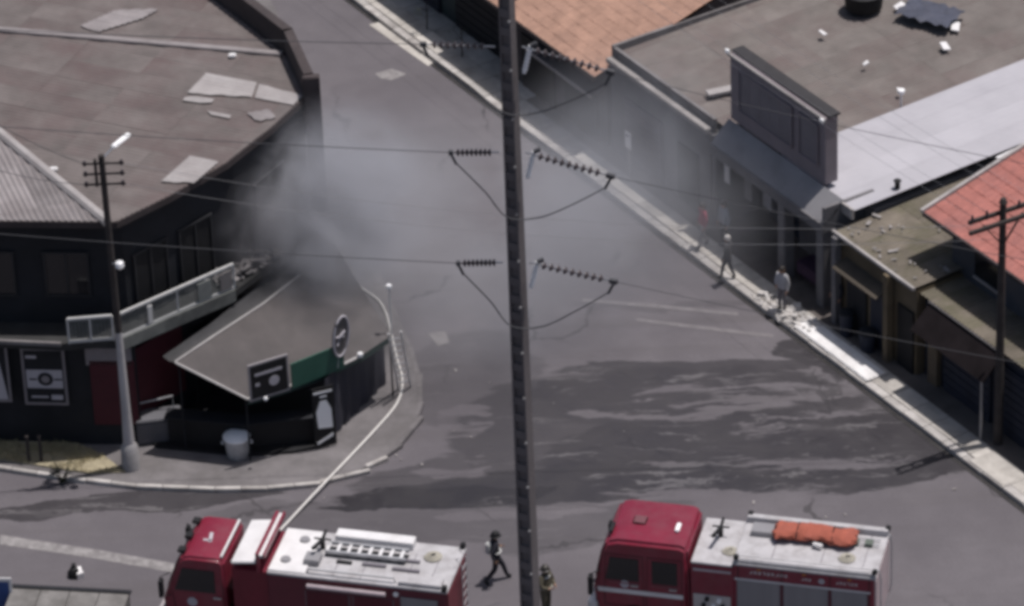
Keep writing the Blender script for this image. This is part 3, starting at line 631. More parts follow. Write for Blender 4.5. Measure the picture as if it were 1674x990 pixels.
# dry verge left, bollards, weed
VG = MB(); vpts = [P(-200, 690), P(0, 703), P(70, 716), P(130, 733), P(170, 752), P(206, 779), P(150, 781), P(100, 774), P(0, 758), P(-200, 735)]
VG.prism([(p.x, p.y) for p in vpts[::-1]], PV - 0.05, PV + 0.05)
tag(VG.build('verge', earth), 'strip of dry yellowish earth at the pavement edge', None, kind='structure')
GR = MB(); random.seed(11)
poly = [(p.x, p.y) for p in vpts]
def in_poly(x, y, pl):
    c = False
    for i in range(len(pl)):
        (x1, y1), (x2, y2) = pl[i], pl[i - 1]
        if (y1 > y) != (y2 > y) and x < (x2 - x1) * (y - y1) / (y2 - y1) + x1: c = not c
    return c
n = 0
while n < 5200:
    x = random.uniform(-17.5, -11.5); y = random.uniform(-9.3, -5.8)
    if not in_poly(x, y, poly): continue
    n += 1
    if math.sin(x * 3.1 + 1.3 * math.sin(y * 4)) + math.sin(y * 5.3 + x) < -0.5: continue
    h = random.uniform(0.05, 0.17); a = random.uniform(0, 6.28); w = 0.012; lx, ly = random.uniform(-0.08, 0.08), random.uniform(-0.08, 0.08)
    GR.add([(x - w * math.cos(a), y - w * math.sin(a), PV + 0.04), (x + w * math.cos(a), y + w * math.sin(a), PV + 0.04), (x + lx, y + ly, PV + 0.04 + h)], [(0, 1, 2)])
tag(GR.build('dry_grass', straw), 'short dry yellow grass on the verge', 'grass', kind='stuff')
for k, (x, lab) in enumerate(((48, 'dark steel bollard on the dry verge, farther from the lamp post'), (68, 'dark steel bollard on the dry verge, nearer the lamp post'))):
    p = P(x, 756, PV); bo = thing('bollard', lab, 'bollard', (p.x, p.y, PV), 0, 'bollards on the verge')
    MB().tube([(0, 0, 0), (0, 0, 0.92)], 0.055, 8).build('post', wood_dk, bo, smooth=True); MB().tube([(0, 0, 0.92), (0, 0, 0.98), (0, 0, 1.0)], [0.07, 0.065, 0.02], 8).build('cap', wood_dk, bo, smooth=True)
p = P(102, 792, 0.0); sh = thing('shrub', 'thin straggly dark weed growing at the kerb', 'plant', (p.x, p.y + 0.05, 0.02)); st_ = MB(); lf_ = MB(); random.seed(5)
for k in range(14):
    a = random.uniform(0, 6.28); r_ = random.uniform(0.15, 0.5); h = random.uniform(0.35, 0.95); q = Vector((r_ * math.cos(a), r_ * math.sin(a) * 0.7, h)); st_.tube([(0, 0, 0), q * 0.5 + Vector((0, 0, 0.08)), q], [0.012, 0.009, 0.004], 5)
    for j in range(9):
        c_ = q.lerp(Vector((0, 0, 0)), random.uniform(0, 0.5)) + Vector((random.uniform(-0.06, 0.06), random.uniform(-0.06, 0.06), random.uniform(-0.04, 0.06))); u = Vector((random.uniform(-1, 1), random.uniform(-1, 1), random.uniform(-0.3, 0.6))).normalized() * 0.05; v = u.cross(Vector((0.3, 0.2, 1))).normalized() * 0.018
        lf_.add([c_ - u, c_ + v, c_ + u, c_ - v], [(0, 1, 2, 3)])
for k in range(40):
    a = random.uniform(0, 6.28); c_ = Vector((0.16 * random.random() * math.cos(a), 0.13 * random.random() * math.sin(a), random.uniform(0.02, 0.16))); u = Vector((random.uniform(-1, 1), random.uniform(-1, 1), 0.5)).normalized() * 0.06; v = u.cross(Vector((0.3, 0.2, 1))).normalized() * 0.03
    lf_.add([c_ - u, c_ + v, c_ + u, c_ - v], [(0, 1, 2, 3)])
st_.build('stem', wood_dk, sh); lf_.build('foliage', leaf, sh)

# ------------------------------------------------------------------ right-hand row of shops (local x = along street, y = away from it)
def shop(name, label, s0):
    return thing(name, label, 'building', SN(s0, 0, 0), SROT)
def lsheets(par, s0, s1, n0, n1, z, m, zf=None, wid=1.05, lng=2.5, **k):
    return sheets(par, [(s0, n0), (s1, n0), (s1, n1), (s0, n1)], (0, 1), z, m, wid, lng, zf=zf, **k)
# farthest shop: dark green front
b = shop('far_shop', 'dark green shop front at the top of the street', -30)
MB().box((0, 1.75, 0), (22.6, 12, 4.0)).build('wall', green_dk, b)
for k in range(5):
    d = MB().box((1.0 + k * 4.3, 1.66, 0.14), (4.2 + k * 4.3, 1.74, 3.0)).build('roller_shutter', blue_dk if k % 2 else dark_wall, b)
    for z in range(9): MB().box((1.02 + k * 4.3, 1.63, 0.2 + z * 0.31), (4.18 + k * 4.3, 1.657, 0.42 + z * 0.31)).build('slat', blue_dk if k % 2 else dark_wall, d)
MB().box((-0.1, 1.6, 3.9), (22.7, 1.78, 4.25)).build('parapet', conc_dark, b)
MB().slab([(15, 1.0, 2.75), (22.4, 1.0, 2.75), (22.4, 1.7, 3.05), (15, 1.7, 3.05)], 0.06).build('canopy', mat('teal_canopy', (0.05, 0.07, 0.085), 0.7, 0.2, 2), b)
lsheets(b, 0, 22.6, 1.85, 12, 4.05, fibre_r)
# orange-tiled house
b = shop('orange_roof_house', 'low house with orange clay tile roof and dark front', -7.3)
MB().box((0, 1.35, 0), (5.6, 9, 2.95)).build('wall', mat('dark_front_wall', (0.06, 0.055, 0.058), 0.9, 0.3, 0.8, dirt=(0.11, 0.10, 0.10), damt=0.4), b)  # near-black front colour with random paler blotches
tile_roof(b, -3.0, 5.65, 0.85, 7.2, 3.0, 4.9, tile_or, rel=0.45)
tile_roof(b, -3.0, 5.65, 13.6, 7.2, 3.0, 4.9, tile_or, rel=0.45)
MB().box((-3.0, 0.80, 2.86), (5.65, 0.92, 3.0)).build('eave_board', brown_dk, b)
MB().add([(5.6, 1.35, 2.9), (5.6, 13.0, 2.9), (5.6, 7.2, 4.80), (5.58, 1.35, 2.9), (5.58, 13.0, 2.9), (5.58, 7.2, 4.80)], [(0, 1, 2), (5, 4, 3), (0, 2, 5, 3), (2, 1, 4, 5)]).build('gable', brown_dk, b)
ap = MB().slab([(1.6, 0.75, 2.25), (5.6, 0.75, 2.25), (5.6, 1.34, 2.5), (1.6, 1.34, 2.5)], 0.05).build('shop_canopy', mat('dark_canopy', (0.05, 0.045, 0.05), 0.85, 0.3, 1.5), b)
MB().bar((1.6, 0.73, 2.25), (5.6, 0.73, 2.25), 0.05, 0.08).build('canopy_edge', concrete, ap)
for k in (0, 1): 
    d = MB().box((0.4 + 2.7 * k, 1.28, 0.14), (2.4 + 2.7 * k, 1.346, 2.2)).build('doorway', black, b)
# grey shop with brown roof
b = shop('grey_shop', 'plain grey shop with a wide brown corrugated roof and pale ledge', -1.6)
MB().box((0, 1.45, 0), (5.85, 14, 3.4)).build('wall', grey_wall, b)
MB().box((-0.05, 1.31, 3.40), (5.8, 1.58, 3.58)).build('ledge', concrete, b, bevel=0.02)
MB().box((0.0, 1.60, 3.3), (5.85, 1.72, 3.90)).build('parapet', conc_dark, b)
lsheets(b, -0.1, 8.7, 1.85, 14.5, 3.75, fibre_r, zf=lambda x, y: 3.62 + 0.02 * y)
MB().box((-0.12, 1.6, 3.4), (0.0, 14.5, 3.95)).build('side_parapet', conc_dark, b)
d = MB().box((0.9, 1.39, 0.14), (3.1, 1.446, 2.5)).build('roller_shutter', grey_pan, b)
for z in range(8): MB().box((0.92, 1.365, 0.2 + z * 0.28), (3.08, 1.387, 0.42 + z * 0.28)).build('slat', grey_pan, d)
MB().box((4.0, 1.39, 0.14), (5.2, 1.446, 2.3)).build('door', dark_wall, b)
q1, q2 = (4.3, 2.4), (4.9, 4.6)
MB().bar((q1[0], q1[1], 3.86), (q2[0], q2[1], 3.9), 0.35, 0.10).build('roof_strip', fibre_new, b)
def at_local(px, py, z, par): 
    p = P(px, py, z) - Vector(par.location); return Vector((p.dot(DS), p.dot(DN), z))
# scraps and gear on that roof
rng_ = random.Random(21)
for k, (x, y, w, lab) in enumerate(((1415, 106, 0.10, 'small white scrap alone in the middle of the brown roof'), (1470, 150, 0.10, 'white vent pipe end at the edge of the white roof'), (1545, 78, 0.22, 'white scrap of sheet below the blue tarp'), (1562, 46, 0.24, 'white scrap of sheet beside the blue tarp'), (1470, 12, 0.2, 'pale scrap above the blue tarp'), (1345, 56, 0.14, 'faint pale scrap on the brown roof near the sign box'))):
    z = 3.98; p = P(x, y, z)
    o = MB(); o.add([(-w, -w * 0.5, 0.0), (w, -w * 0.6, 0.05), (w * 0.9, w * 0.5, 0.09), (-w * 0.8, w * 0.6, 0.02), (-w, -w * 0.5, 0.04), (w, -w * 0.6, 0.10), (w * 0.9, w * 0.5, 0.14), (-w * 0.8, w * 0.6, 0.06)], [(0, 3, 2, 1), (4, 5, 6, 7), (0, 1, 5, 4), (1, 2, 6, 5), (2, 3, 7, 6), (3, 0, 4, 7)])
    o = o.build('roof_scrap', white_p, loc=(p.x, p.y, z)); o.rotation_euler = (0, 0, rng_.uniform(0, 3)); tag(o, lab, 'scrap', 'scraps on the brown roof')
tp = MB(); c0 = P(1520, 28, 4.0); vs = []
for i in range(11):
    for j in range(9): vs.append((-1.6 + i * 0.32 + 0.06 * math.sin(j * 2.1), -1.3 + j * 0.33 + 0.1 * math.sin(i * 1.3), 0.06 + 0.10 * abs(math.sin(i * 1.9 + j * 0.7)) + 0.05 * rng_.random()))
fs = [(i * 9 + j, (i + 1) * 9 + j, (i + 1) * 9 + j + 1, i * 9 + j + 1) for i in range(10) for j in range(8)]
o = tp.add(vs, fs).build('blue_tarp', blue_tp, loc=c0, smooth=True); o.rotation_euler = (0, 0, -0.6); o.scale = (0.62, 0.5, 1.4); tag(o, 'crumpled dark blue tarp lying on the brown roof', 'tarp')
tk = thing('roof_tank', 'dark water tank at the far edge of the brown roof', 'tank', P(1412, 10, 4.0)); MB().tube([(0, 0, 0), (0, 0, 0.55), (0, 0, 0.62)], [0.62, 0.68, 0.5], 16).build('body', black, tk, smooth=True); MB().tube([(0, 0, 0.62), (0, 0, 0.70)], [0.3, 0.26], 12).build('lid', dark_wall, tk, smooth=True)

# marquee shop with sign box
b = shop('marquee_shop', 'shop with sloped grey marquee on columns over a dark recess', 4.5)
MB().box((0.0, 3.2, 0), (6.6, 9, 3.3)).build('wall', dark_wall, b)
MB().box((-0.2, 1.47, 0.0), (0.0, 3.2, 3.38)).build('side_wall', grey_wall, b)
MB().slab([(0.05, 1.25, 3.25), (6.3, 1.25, 3.25), (6.3, 1.97, 3.95), (0.05, 1.97, 3.95)], 0.12).build('marquee', mat('marquee_grey', (0.24, 0.235, 0.245), 0.8, 0.12, 1.2, dirt=(0.17, 0.16, 0.165), damt=0.5), b)
MB().box((0.05, 1.18, 2.95), (6.3, 1.245, 3.29)).build('fascia', grey_wall, b)
MB().box((6.18, 1.27, 2.95), (6.3, 3.2, 3.85)).build('marquee_side', grey_wall, b)
MB().box((0.0, 2.05, 3.15), (6.15, 3.3, 3.35)).build('soffit', conc_dark, b)
col_me = MB().box((-0.2, -0.2, 0), (0.2, 0.2, 2.85)).mesh('column', grey_wall, bevel=0.03)
for x in (3.95, 6.05): inst('column', col_me, b, (x, 1.46, 0.14))
for k, (x, w) in enumerate(((0.5, 1.1), (1.9, 1.6), (4.3, 1.5))):
    d = MB().box((x, 3.12, 0.14), (x + w, 3.195, 2.6)).build('roller_shutter', blue_dk, b)
    for z in range(8): MB().box((x + 0.02, 3.09, 0.2 + z * 0.29), (x + w - 0.02, 3.117, 0.43 + z * 0.29)).build('slat', blue_dk, d)
for x, z, w, h, m in ((0.15, 1.75, 0.28, 0.8, white_p), (1.3, 1.7, 0.4, 0.9, grey_wall), (2.35, 1.9, 0.45, 0.55, mat('dull_print', (0.2, 0.2, 0.22), 0.7, 0.2, 5))):
    MB().box((x, 1.7, z), (x + w, 1.74, z + h)).build('hanging_board', m, b)
sx = thing('sign_box', 'large boxy purple-grey sign cladding above the grey marquee', 'sign', SN(4.65, 1.98, 0), SROT)
MB().box((0, 0, 4.0), (5.2, 0.5, 6.4)).build('body', grey_sign, sx, bevel=0.02, seg=1)
MB().box((-0.06, 0.1, 6.4), (5.26, 0.55, 6.47)).build('cap', mat('sign_cap_dark', (0.03, 0.028, 0.03), 0.7, 0.2, 2), sx)
MB().bar((-0.04, -0.04, 6.36), (5.26, -0.04, 6.36), 0.07, 0.09).build('cap_edge', concrete, sx)
for x, w in ((0.55, 2.9), (3.85, 1.0)):
    d = MB().box((x, -0.03, 4.55), (x + w, -0.005, 6.0)).build('panel', grey_pan, sx)
    fr = MB()
    for pa, pb in (((x, 4.55), (x + w, 4.55)), ((x, 6.0), (x + w, 6.0)), ((x, 4.55), (x, 6.0)), ((x + w, 4.55), (x + w, 6.0))): fr.bar((pa[0], -0.045, pa[1]), (pb[0], -0.045, pb[1]), 0.05, 0.06)
    fr.build('frame', grey_sign, d)
    for k in range(1, int(w / 0.55)): MB().box((x + k * 0.55 - 0.012, -0.038, 4.6), (x + k * 0.55 + 0.012, -0.031, 5.95)).build('panel_joint', grey_sign, d)
for x, z in ((0.0, 6.5), (5.18, 6.36)): MB().box((x - 0.07, -0.16, z - 0.07), (x + 0.09, -0.06, z + 0.07)).build('floodlight', lamp_w, sx, bevel=0.02)
for x in (0.3, 2.5, 4.9): MB().box((x - 0.06, 0.2, 3.3), (x + 0.06, 0.32, 4.0)).build('stanchion', grey_pan, sx)
# white flat roof behind it
b = shop('white_roof_shed', 'long shed with a smooth pale lavender-white metal roof', 7.15)
MB().box((0.05, 2.85, 0), (4.15, 16, 3.5)).build('wall', grey_wall, b)
lsheets(b, 0, 4.2, 2.0, 16.4, 3.85, roof_white, zf=lambda x, y: 3.72 + 0.03 * y, wid=1.05, lng=16, amp=0.004, pitch=0.26, jit=0.002)
MB().box((3.0, 1.92, 3.5), (4.22, 2.0, 3.86)).build('gutter', concrete, b)
p = P(1467, 305, 3.9); o = thing('roof_pipe', 'short dark vent pipe on the pale roof', 'pipe', (p.x, p.y, 3.78)); MB().tube([(0, 0, 0), (0, 0, 0.34)], 0.09, 8).build('pipe', black, o); MB().tube([(0, 0, 0.34), (0, 0, 0.40)], [0.14, 0.06], 8).build('cowl', black, o)
p = P(1473, 172, 3.95); o = thing('roof_mast', 'thin white mast with ball top on the pale roof edge', 'mast', (p.x, p.y, 3.85)); MB().tube([(0, 0, 0), (0, 0, 0.55)], 0.035, 6).build('pole', white_p, o); MB().tube([(0, 0, 0.52), (0, 0, 0.58), (0, 0, 0.68), (0, 0, 0.72)], [0.05, 0.12, 0.12, 0.04], 8).build('cap', lamp_w, o, smooth=True)
# mossy-roofed ochre shop
b = shop('mossy_roof_shop', 'ochre-brown shop under a mossy roof littered with scraps', 11.45)
MB().box((0, 1.35, 0), (4.1, 9, 3.2)).build('wall', ochre, b)
lsheets(b, -0.05, 4.15, 1.2, 9.0, 3.35, fibre_moss, zf=lambda x, y: 3.3 + 0.03 * y)
MB().bar((-0.1, 1.2, 3.34), (4.15, 1.2, 3.34), 0.10, 0.10).build('gutter', concrete, b)
for x in (0.18, 2.9): MB().box((x - 0.11, 1.02, 0.14), (x + 0.11, 1.24, 3.28)).build('column', ochre if x > 1 else grey_wall, b)
for x, w, m in ((0.55, 1.0, dark_wall), (1.8, 0.9, blue_dk), (3.2, 0.8, black)):
    d = MB().box((x, 1.28, 0.14), (x + w, 1.345, 2.35)).build('doorway', m, b)
MB().slab([(0.4, 0.80, 2.4), (2.7, 0.80, 2.4), (2.7, 1.34, 2.6), (0.4, 1.34, 2.6)], 0.05).build('canopy', mat('brown_canopy', (0.07, 0.058, 0.045), 0.85, 0.25, 1.5), b)
sc_b = MB(); rb = random.Random(8)
for k in range(42):
    x = rb.uniform(0.1, 4.0); y = rb.choice((rb.uniform(1.4, 3.0), rb.uniform(1.3, 5.5))); s_ = rb.choice((0.04, 0.05, 0.06, 0.08, 0.15)); z = 3.36 + 0.03 * y
    d = Vector((rb.uniform(-1, 1), rb.uniform(-1, 1), 0)).normalized() * s_; sc_b.bar(Vector((x, y, z)) - d, Vector((x, y, z + 0.03)) + d, s_ * 0.8, 0.02)
o = sc_b.build('roof_litter', concrete); o.location = b.location; o.rotation_euler = b.rotation_euler; tag(o, 'pale scraps scattered over the mossy roof', 'litter', kind='stuff')
# red tiled house with dark awning
b = shop('red_roof_house', 'house with red clay tile roof above a dark awning and shutters', 15.6)
MB().box((0, 1.65, 0), (12, 3.0, 3.0)).build('lower_wall', blue_dk, b)
MB().box((-0.6, 3.1, 0), (12, 12, 4.95)).build('wall', mat('blue_black_wall', (0.05, 0.055, 0.07), 0.8, 0.3, 0.8, dirt=(0.10, 0.09, 0.085), damt=0.5), b)
lsheets(b, -0.1, 12, 1.45, 3.1, 3.1, fibre_moss)
tile_roof(b, -1.35, 12, 2.55, 9.0, 4.95, 6.6, tile_rd, rel=0.75)
tile_roof(b, -1.35, 12, 15.4, 9.0, 4.95, 6.6, tile_rd, rel=0.75)
MB().bar((-1.4, 2.5, 4.98), (-1.4, 9.0, 6.64), 0.12, 0.14).build('verge_board', concrete, b)
MB().box((-1.35, 2.48, 4.86), (12, 2.56, 4.98)).build('eave_board', brown_dk, b)
MB().slab([(0.45, 0.72, 2.3), (4.1, 0.72, 2.3), (4.1, 1.46, 3.02), (0.45, 1.46, 3.02)], 0.05).build('awning', mat('dark_awning', (0.015, 0.012, 0.013), 0.95, 0.3, 1.5, spec=0.08), b)
MB().bar((0.45, 1.44, 3.05), (4.1, 1.44, 3.05), 0.05, 0.05).build('awning_bar', conc_dark, b)
MB().box((0.4, 1.45, 0.14), (0.85, 1.65, 2.7)).build('pilaster', ochre, b)
for k in range(4):
    d = MB().box((1.1 + k * 2.6, 1.57, 0.14), (3.4 + k * 2.6, 1.645, 2.55)).build('roller_shutter', blue_dk, b)
    for z in range(8): MB().box((1.12 + k * 2.6, 1.54, 0.2 + z * 0.29), (3.38 + k * 2.6, 1.567, 0.42 + z * 0.29)).build('slat', blue_dk, d)
for x in (3.95,): MB().tube([(x, 0.80, 0.14), (x, 0.80, 2.34)], 0.04, 7).build('awning_post', concrete, b)
for k in range(3):
    w_ = MB().box((0.6 + k * 3.2, 3.04, 3.5), (2.0 + k * 3.2, 3.095, 4.5)).build('window', glass_d, b)
    MB().bar((0.6 + k * 3.2, 3.02, 3.48), (2.0 + k * 3.2, 3.02, 3.48), 0.08, 0.06).build('sill', concrete, w_)
for x0, n0, x1, n1 in ((-1.6, 5.6, -1.2, 6.9),):
    MB().bar((x0, n0, 5.65), (x1 - 0.3, n1 + 1.0, 5.95), 0.35, 0.05).build('loose_sheet', white_p, b)

# long pale slab and rubble on the pavement
sl_ = thing('concrete_slab', 'long bright white slab lying on the pavement by the kerb', 'slab', SN(11.1, -0.16, PV + 0.022), SROT)
MB().box((0.0, 0.02, 0), (3.9, 0.78, 0.07)).build('slab', white_dusty, sl_, bevel=0.03)
RB = MB(); rb = random.Random(4)
for k in range(200):
    s_ = rb.gauss(10.5, 0.75); n_ = rb.uniform(-0.2, 0.62); q = SN(s_, n_, PV + rb.uniform(0.02, 0.09)); r_ = rb.choice((0.03, 0.04, 0.06, 0.09, 0.16))
    d = Vector((rb.uniform(-1, 1), rb.uniform(-1, 1), rb.uniform(-0.4, 0.4))).normalized() * r_; RB.bar(q - d, q + d, r_ * rb.uniform(0.6, 1.3), r_ * rb.uniform(0.3, 0.8))
tag(RB.build('rubble', mat('rubble_pale', (0.52, 0.50, 0.48), 0.85, 0.3, 3, 0.2, dirt=(0.3, 0.28, 0.26), damt=0.7, dscale=2)), 'heap of broken white plaster beside the white slab', 'rubble', kind='stuff')
sl2 = thing('concrete_ramp', 'pale concrete driveway ramp at the lower end of the pavement', 'ramp', SN(20.2, -0.2, 0), SROT)
MB().extr_y([(0, 0.0), (0, 0), (1.9, 0), (1.9, 0.02), (1.7, 0.19), (0.1, 0.19)], 0.02, 0.95).build('ramp', slab_l, sl2, bevel=0.015, seg=1)

ST = thing('display_table', 'low table under a purple cloth beside the marquee column', 'table', SN(9.35, 1.95, PV), SROT)
MB().box((-0.5, -0.3, 0.66), (0.5, 0.3, 0.70)).build('top', wood_dk, ST)
pc = mat('cloth_purple', (0.055, 0.03, 0.055), 0.85, 0.2, 4)
MB().box((-0.53, -0.33, 0.702), (0.53, 0.33, 0.72)).build('cloth_top', pc, ST); MB().box((-0.53, -0.34, 0.30), (0.53, -0.315, 0.70)).build('cloth_front', pc, ST)
for x in (-0.45, 0.45):
    for y in (-0.26, 0.26): MB().box((x - 0.025, y - 0.025, 0), (x + 0.025, y + 0.025, 0.66)).build('leg', wood_dk, ST)
for k, (s_, n_, w, h, lab) in enumerate(((12.4, 0.98, 0.5, 0.8, 'dark rubbish bin against the ochre shop, nearer the marquee'), (13.5, 1.0, 0.6, 0.65, 'dark rubbish bin against the ochre shop, nearer the red-roofed house'))):
    bn = thing('rubbish_bin', lab, 'bin', SN(s_, n_, PV), SROT + 0.2 * k)
    MB().tube([(0, 0, 0), (0, 0, h)], [w * 0.38, w * 0.48], 12).build('body', blue_dk, bn, smooth=True); MB().tube([(0, 0, h), (0, 0, h + 0.05), (0, 0, h + 0.10)], [w * 0.52, w * 0.5, w * 0.2], 12).build('lid', dark_wall, bn, smooth=True)
# ------------------------------------------------------------------ poles and lines
def conductor(name, pts, r, m, label, group='power lines'):
    return tag(MB().tube(pts, r, 5).build(name, m, smooth=True), label, 'power line', group)
# tall double-T concrete transmission pole in front
PX, PYY = 0.14, -40.0
TP = thing('transmission_pole', 'tall square concrete transmission pole crossing the whole view in front', 'pole', (PX, PYY, 0), R(-30))
def taper(z): return 0.222 - 0.0025 * z   # half width
def tbox(x0, x1, y0, y1, z0, z1):
    m = MB(); a, c = taper(z0), taper(z1)
    m.add([(x * k, y * k, z) for z, k in ((z0, a), (z1, c)) for x, y in ((x0, y0), (x1, y0), (x1, y1), (x0, y1))], [(0, 3, 2, 1), (4, 5, 6, 7), (0, 1, 5, 4), (1, 2, 6, 5), (2, 3, 7, 6), (3, 0, 4, 7)]); return m
tbox(-1, -0.68, -0.85, 0.85, 0, 37).build('flange', pole_m, TP)
tbox(0.68, 1, -0.85, 0.85, 0, 37).build('flange', pole_m, TP)
tbox(-0.68, 0.68, -0.48, 0.48, 0, 37).build('web', pole_m, TP)
for k in range(int(37 / 0.45)):
    z = 0.3 + 0.45 * k
    tbox(-0.68, 0.68, -0.80, -0.35, z, z + 0.20).build('rib', pole_m, TP)
for k in range(30):
    z = 1.0 + 1.2 * k; t_ = taper(z); MB().tube([(t_ * 0.9, -t_ * 0.9, z), (t_ * 0.9, -t_ * 0.9 - 0.05, z)], 0.03, 6).build('bolt', steel, TP)
# insulator strings, jumpers, conductors
disc = MB().tube([(0, 0, 0), (0.02, 0, 0), (0.05, 0, 0), (0.07, 0, 0), (0.13, 0, 0)], [0.025, 0.088, 0.075, 0.025, 0.018], 12).mesh('insulator_disc', insul, smooth=True)
def string_(p, q, label, n=9):
    d = (q - p); t = thing('insulator_string', label, 'insulator', p, 0, 'insulator strings on the tall pole')
    rot = d.to_track_quat('X', 'Z').to_euler()
    MB().tube([(0, 0, 0), d], 0.02, 6).build('rod', steel, t)
    for k in range(n):
        f = 0.16 + 0.74 * k / n; inst('insulator_disc', disc, t, d * f, rot)
    MB().bar(d * 0.94, d * 1.03, 0.09, 0.10).build('clamp', wire_m, t)
    MB().bar(d * 1.0, d * 1.0 + Vector((0.12 if d.x < 0 else -0.15, 0, -0.30)), 0.05, 0.05).build('clamp_tail', wire_m, t)
LV = [('upper', 75, (690, 72), (1000, 118), (-200, 20), (1674, 250)), ('middle', 248, (736, 249), (1000, 288), (-200, 175), (1800, 430)), ('lower', 428, (748, 430), (1005, 460), (-200, 350), (1800, 600))]
for nm, py, le, re, lfar, rfar in LV:
    c = PY(828 + py * 0.0343, py, PYY)
    l = PY(*le, PYY - 0.1); r = PY(*re, PYY - 1.0)
    string_(c + Vector((-0.28, 0.0, 0)), l, f'{nm} insulator string pointing left from the tall pole', 8)
    string_(c + Vector((0.30, -0.05, 0)), r, f'{nm} insulator string pointing right from the tall pole')
    lf2 = PY(*lfar, PYY + 2); rf2 = PY(*rfar, PYY - 5)
    def cat(a, b_, sag, n=24, ext=1.8): return [a + (b_ - a) * (ext * k / n) + Vector((0, 0, -sag * 4 * (k / n) * (1 - k / n))) for k in range(n + 1)]
    conductor('conductor', cat(l, lf2, 0.25), 0.010, wire_m, f'{nm} high-voltage line running left from the tall pole')
    conductor('conductor', cat(r, rf2, 0.25), 0.008, wire_m, f'{nm} high-voltage line running right from the tall pole')
    # jumper loop under the arm, tied to a post insulator
    mid = c + Vector((0.1, -0.45, -1.42)); J = smooth_path([l + Vector((0.1, 0, -0.25)), l.lerp(mid, 0.5) + Vector((0, 0, -0.16)), mid + Vector((-0.25, 0, 0.04)), mid + Vector((0.45, 0, 0.0)), r.lerp(mid, 0.42) + Vector((0, 0, -0.26)), r + Vector((-0.15, 0, -0.28))], 8)
    tag(MB().tube(J, 0.016, 6).build('jumper_cable', wire_m, smooth=True), f'{nm} drooping jumper cable looped behind the tall pole', 'cable', 'jumper cables')
    pi = thing('post_insulator', f'{nm} white rod insulator on the right face of the tall pole', 'insulator', c + Vector((0.32, -0.1, -0.62)), 0, 'rod insulators on the tall pole')
    MB().tube([(0, 0, 0), (0.16, 0, 0.66)], 0.045, 8).build('rod', lamp_w, pi, smooth=True)
    for k in range(6): MB().tube([(0.02 + 0.022 * k, 0, 0.08 + 0.09 * k), (0.025 + 0.022 * k, 0, 0.10 + 0.09 * k)], 0.062, 8).build('shed', lamp_w, pi, smooth=True)
    MB().bar((0.16, 0, 0.66), (0.30, 0, 0.72), 0.09, 0.07).build('cap', wire_m, pi)

# lamp post on the corner
lp = P(215, 770); LP = thing('lamp_post', 'tall lamp post with pale lower shaft and wire rack on the bar corner', 'lamp post', (lp.x, lp.y, 0))
MB().tube([(0, 0, 0), (0, 0, 0.9), (0, 0, 1.05)], [0.30, 0.27, 0.18], 14).build('collar', mat('collar_grey', (0.30, 0.29, 0.29), 0.85, 0.25, 2, 0.2, dirt=(0.16, 0.15, 0.15), damt=0.6), LP, smooth=True)
MB().tube([(0, 0, 0.9), (0, 0, 2.0), (-0.01, 0, 5.0)], [0.18, 0.145, 0.105], 12).build('lower_shaft', pole_l, LP, smooth=True)
MB().tube([(-0.01, 0, 5.0), (-0.05, 0, 11.1)], [0.108, 0.09], 12).build('upper_shaft', wood_dk, LP, smooth=True)  # dark above, pale below: sunlit contrast put into the shaft colours
ra = MB()
for z in (10.85, 10.5, 10.15): ra.bar((-0.62, -0.06, z), (0.60, -0.06, z), 0.05, 0.05)
ra.build('wire_rack', wood_dk, LP)
MB().box((-0.28, -0.12, 10.1), (-0.20, 0.0, 11.0)).build('rack_upright', wood_dk, LP)
for z in (10.85, 10.5, 10.15):
    for x in (-0.55, 0.52): MB().tube([(x, -0.06, z - 0.06), (x, -0.06, z + 0.09)], 0.05, 8).build('insulator', insul, LP)
MB().tube([(0.0, 0.0, 11.0), (0.25, 0.25, 11.15), (0.45, 0.4, 11.2)], 0.03, 6).build('lamp_arm', steel, LP)
MB().bar((0.28, 0.3, 11.17), (0.75, 0.85, 11.28), 0.18, 0.10).build('lamp_head', lamp_w, LP, bevel=0.03)
MB().tube([(0.0, -0.1, 7.45), (0.22, -0.22, 7.5)], 0.02, 6).build('bracket', steel, LP)
MB().tube([(0.22, -0.22, 7.33), (0.22, -0.22, 7.42), (0.22, -0.22, 7.55), (0.22, -0.22, 7.6)], [0.06, 0.14, 0.12, 0.04], 10).build('globe', lamp_w, LP, smooth=True)
top = Vector((lp.x, lp.y - 0.06, 0))
for k, (z, (x, y)) in enumerate(((10.85, (-90, 150)), (10.15, (-90, 250)))):
    e = PY(x, y, lp.y - 0.6)
    conductor('service_wire', [top + Vector((-0.55, 0, z)) + (e - top - Vector((-0.55, 0, z))) * (k_ / 10) + Vector((0, 0, -0.2 * 4 * (k_ / 10) * (1 - k_ / 10))) for k_ in range(11)], 0.012, wire_m, ('upper', 'lower')[k] + ' thin service wire running left from the lamp post', 'service wires')
    e2 = SN(20.0, 1.0, 0) + Vector((0, 0, 7.9 - 0.5 * k)); s0_ = top + Vector((0.52, 0, z))
    conductor('service_wire', [s0_.lerp(e2, k_ / 24) + Vector((0, 0, -0.9 * 4 * (k_ / 24) * (1 - k_ / 24))) for k_ in range(25)], 0.006, wire_l, ('upper', 'lower')[k] + ' thin service wire crossing the junction to the timber pole', 'service wires')

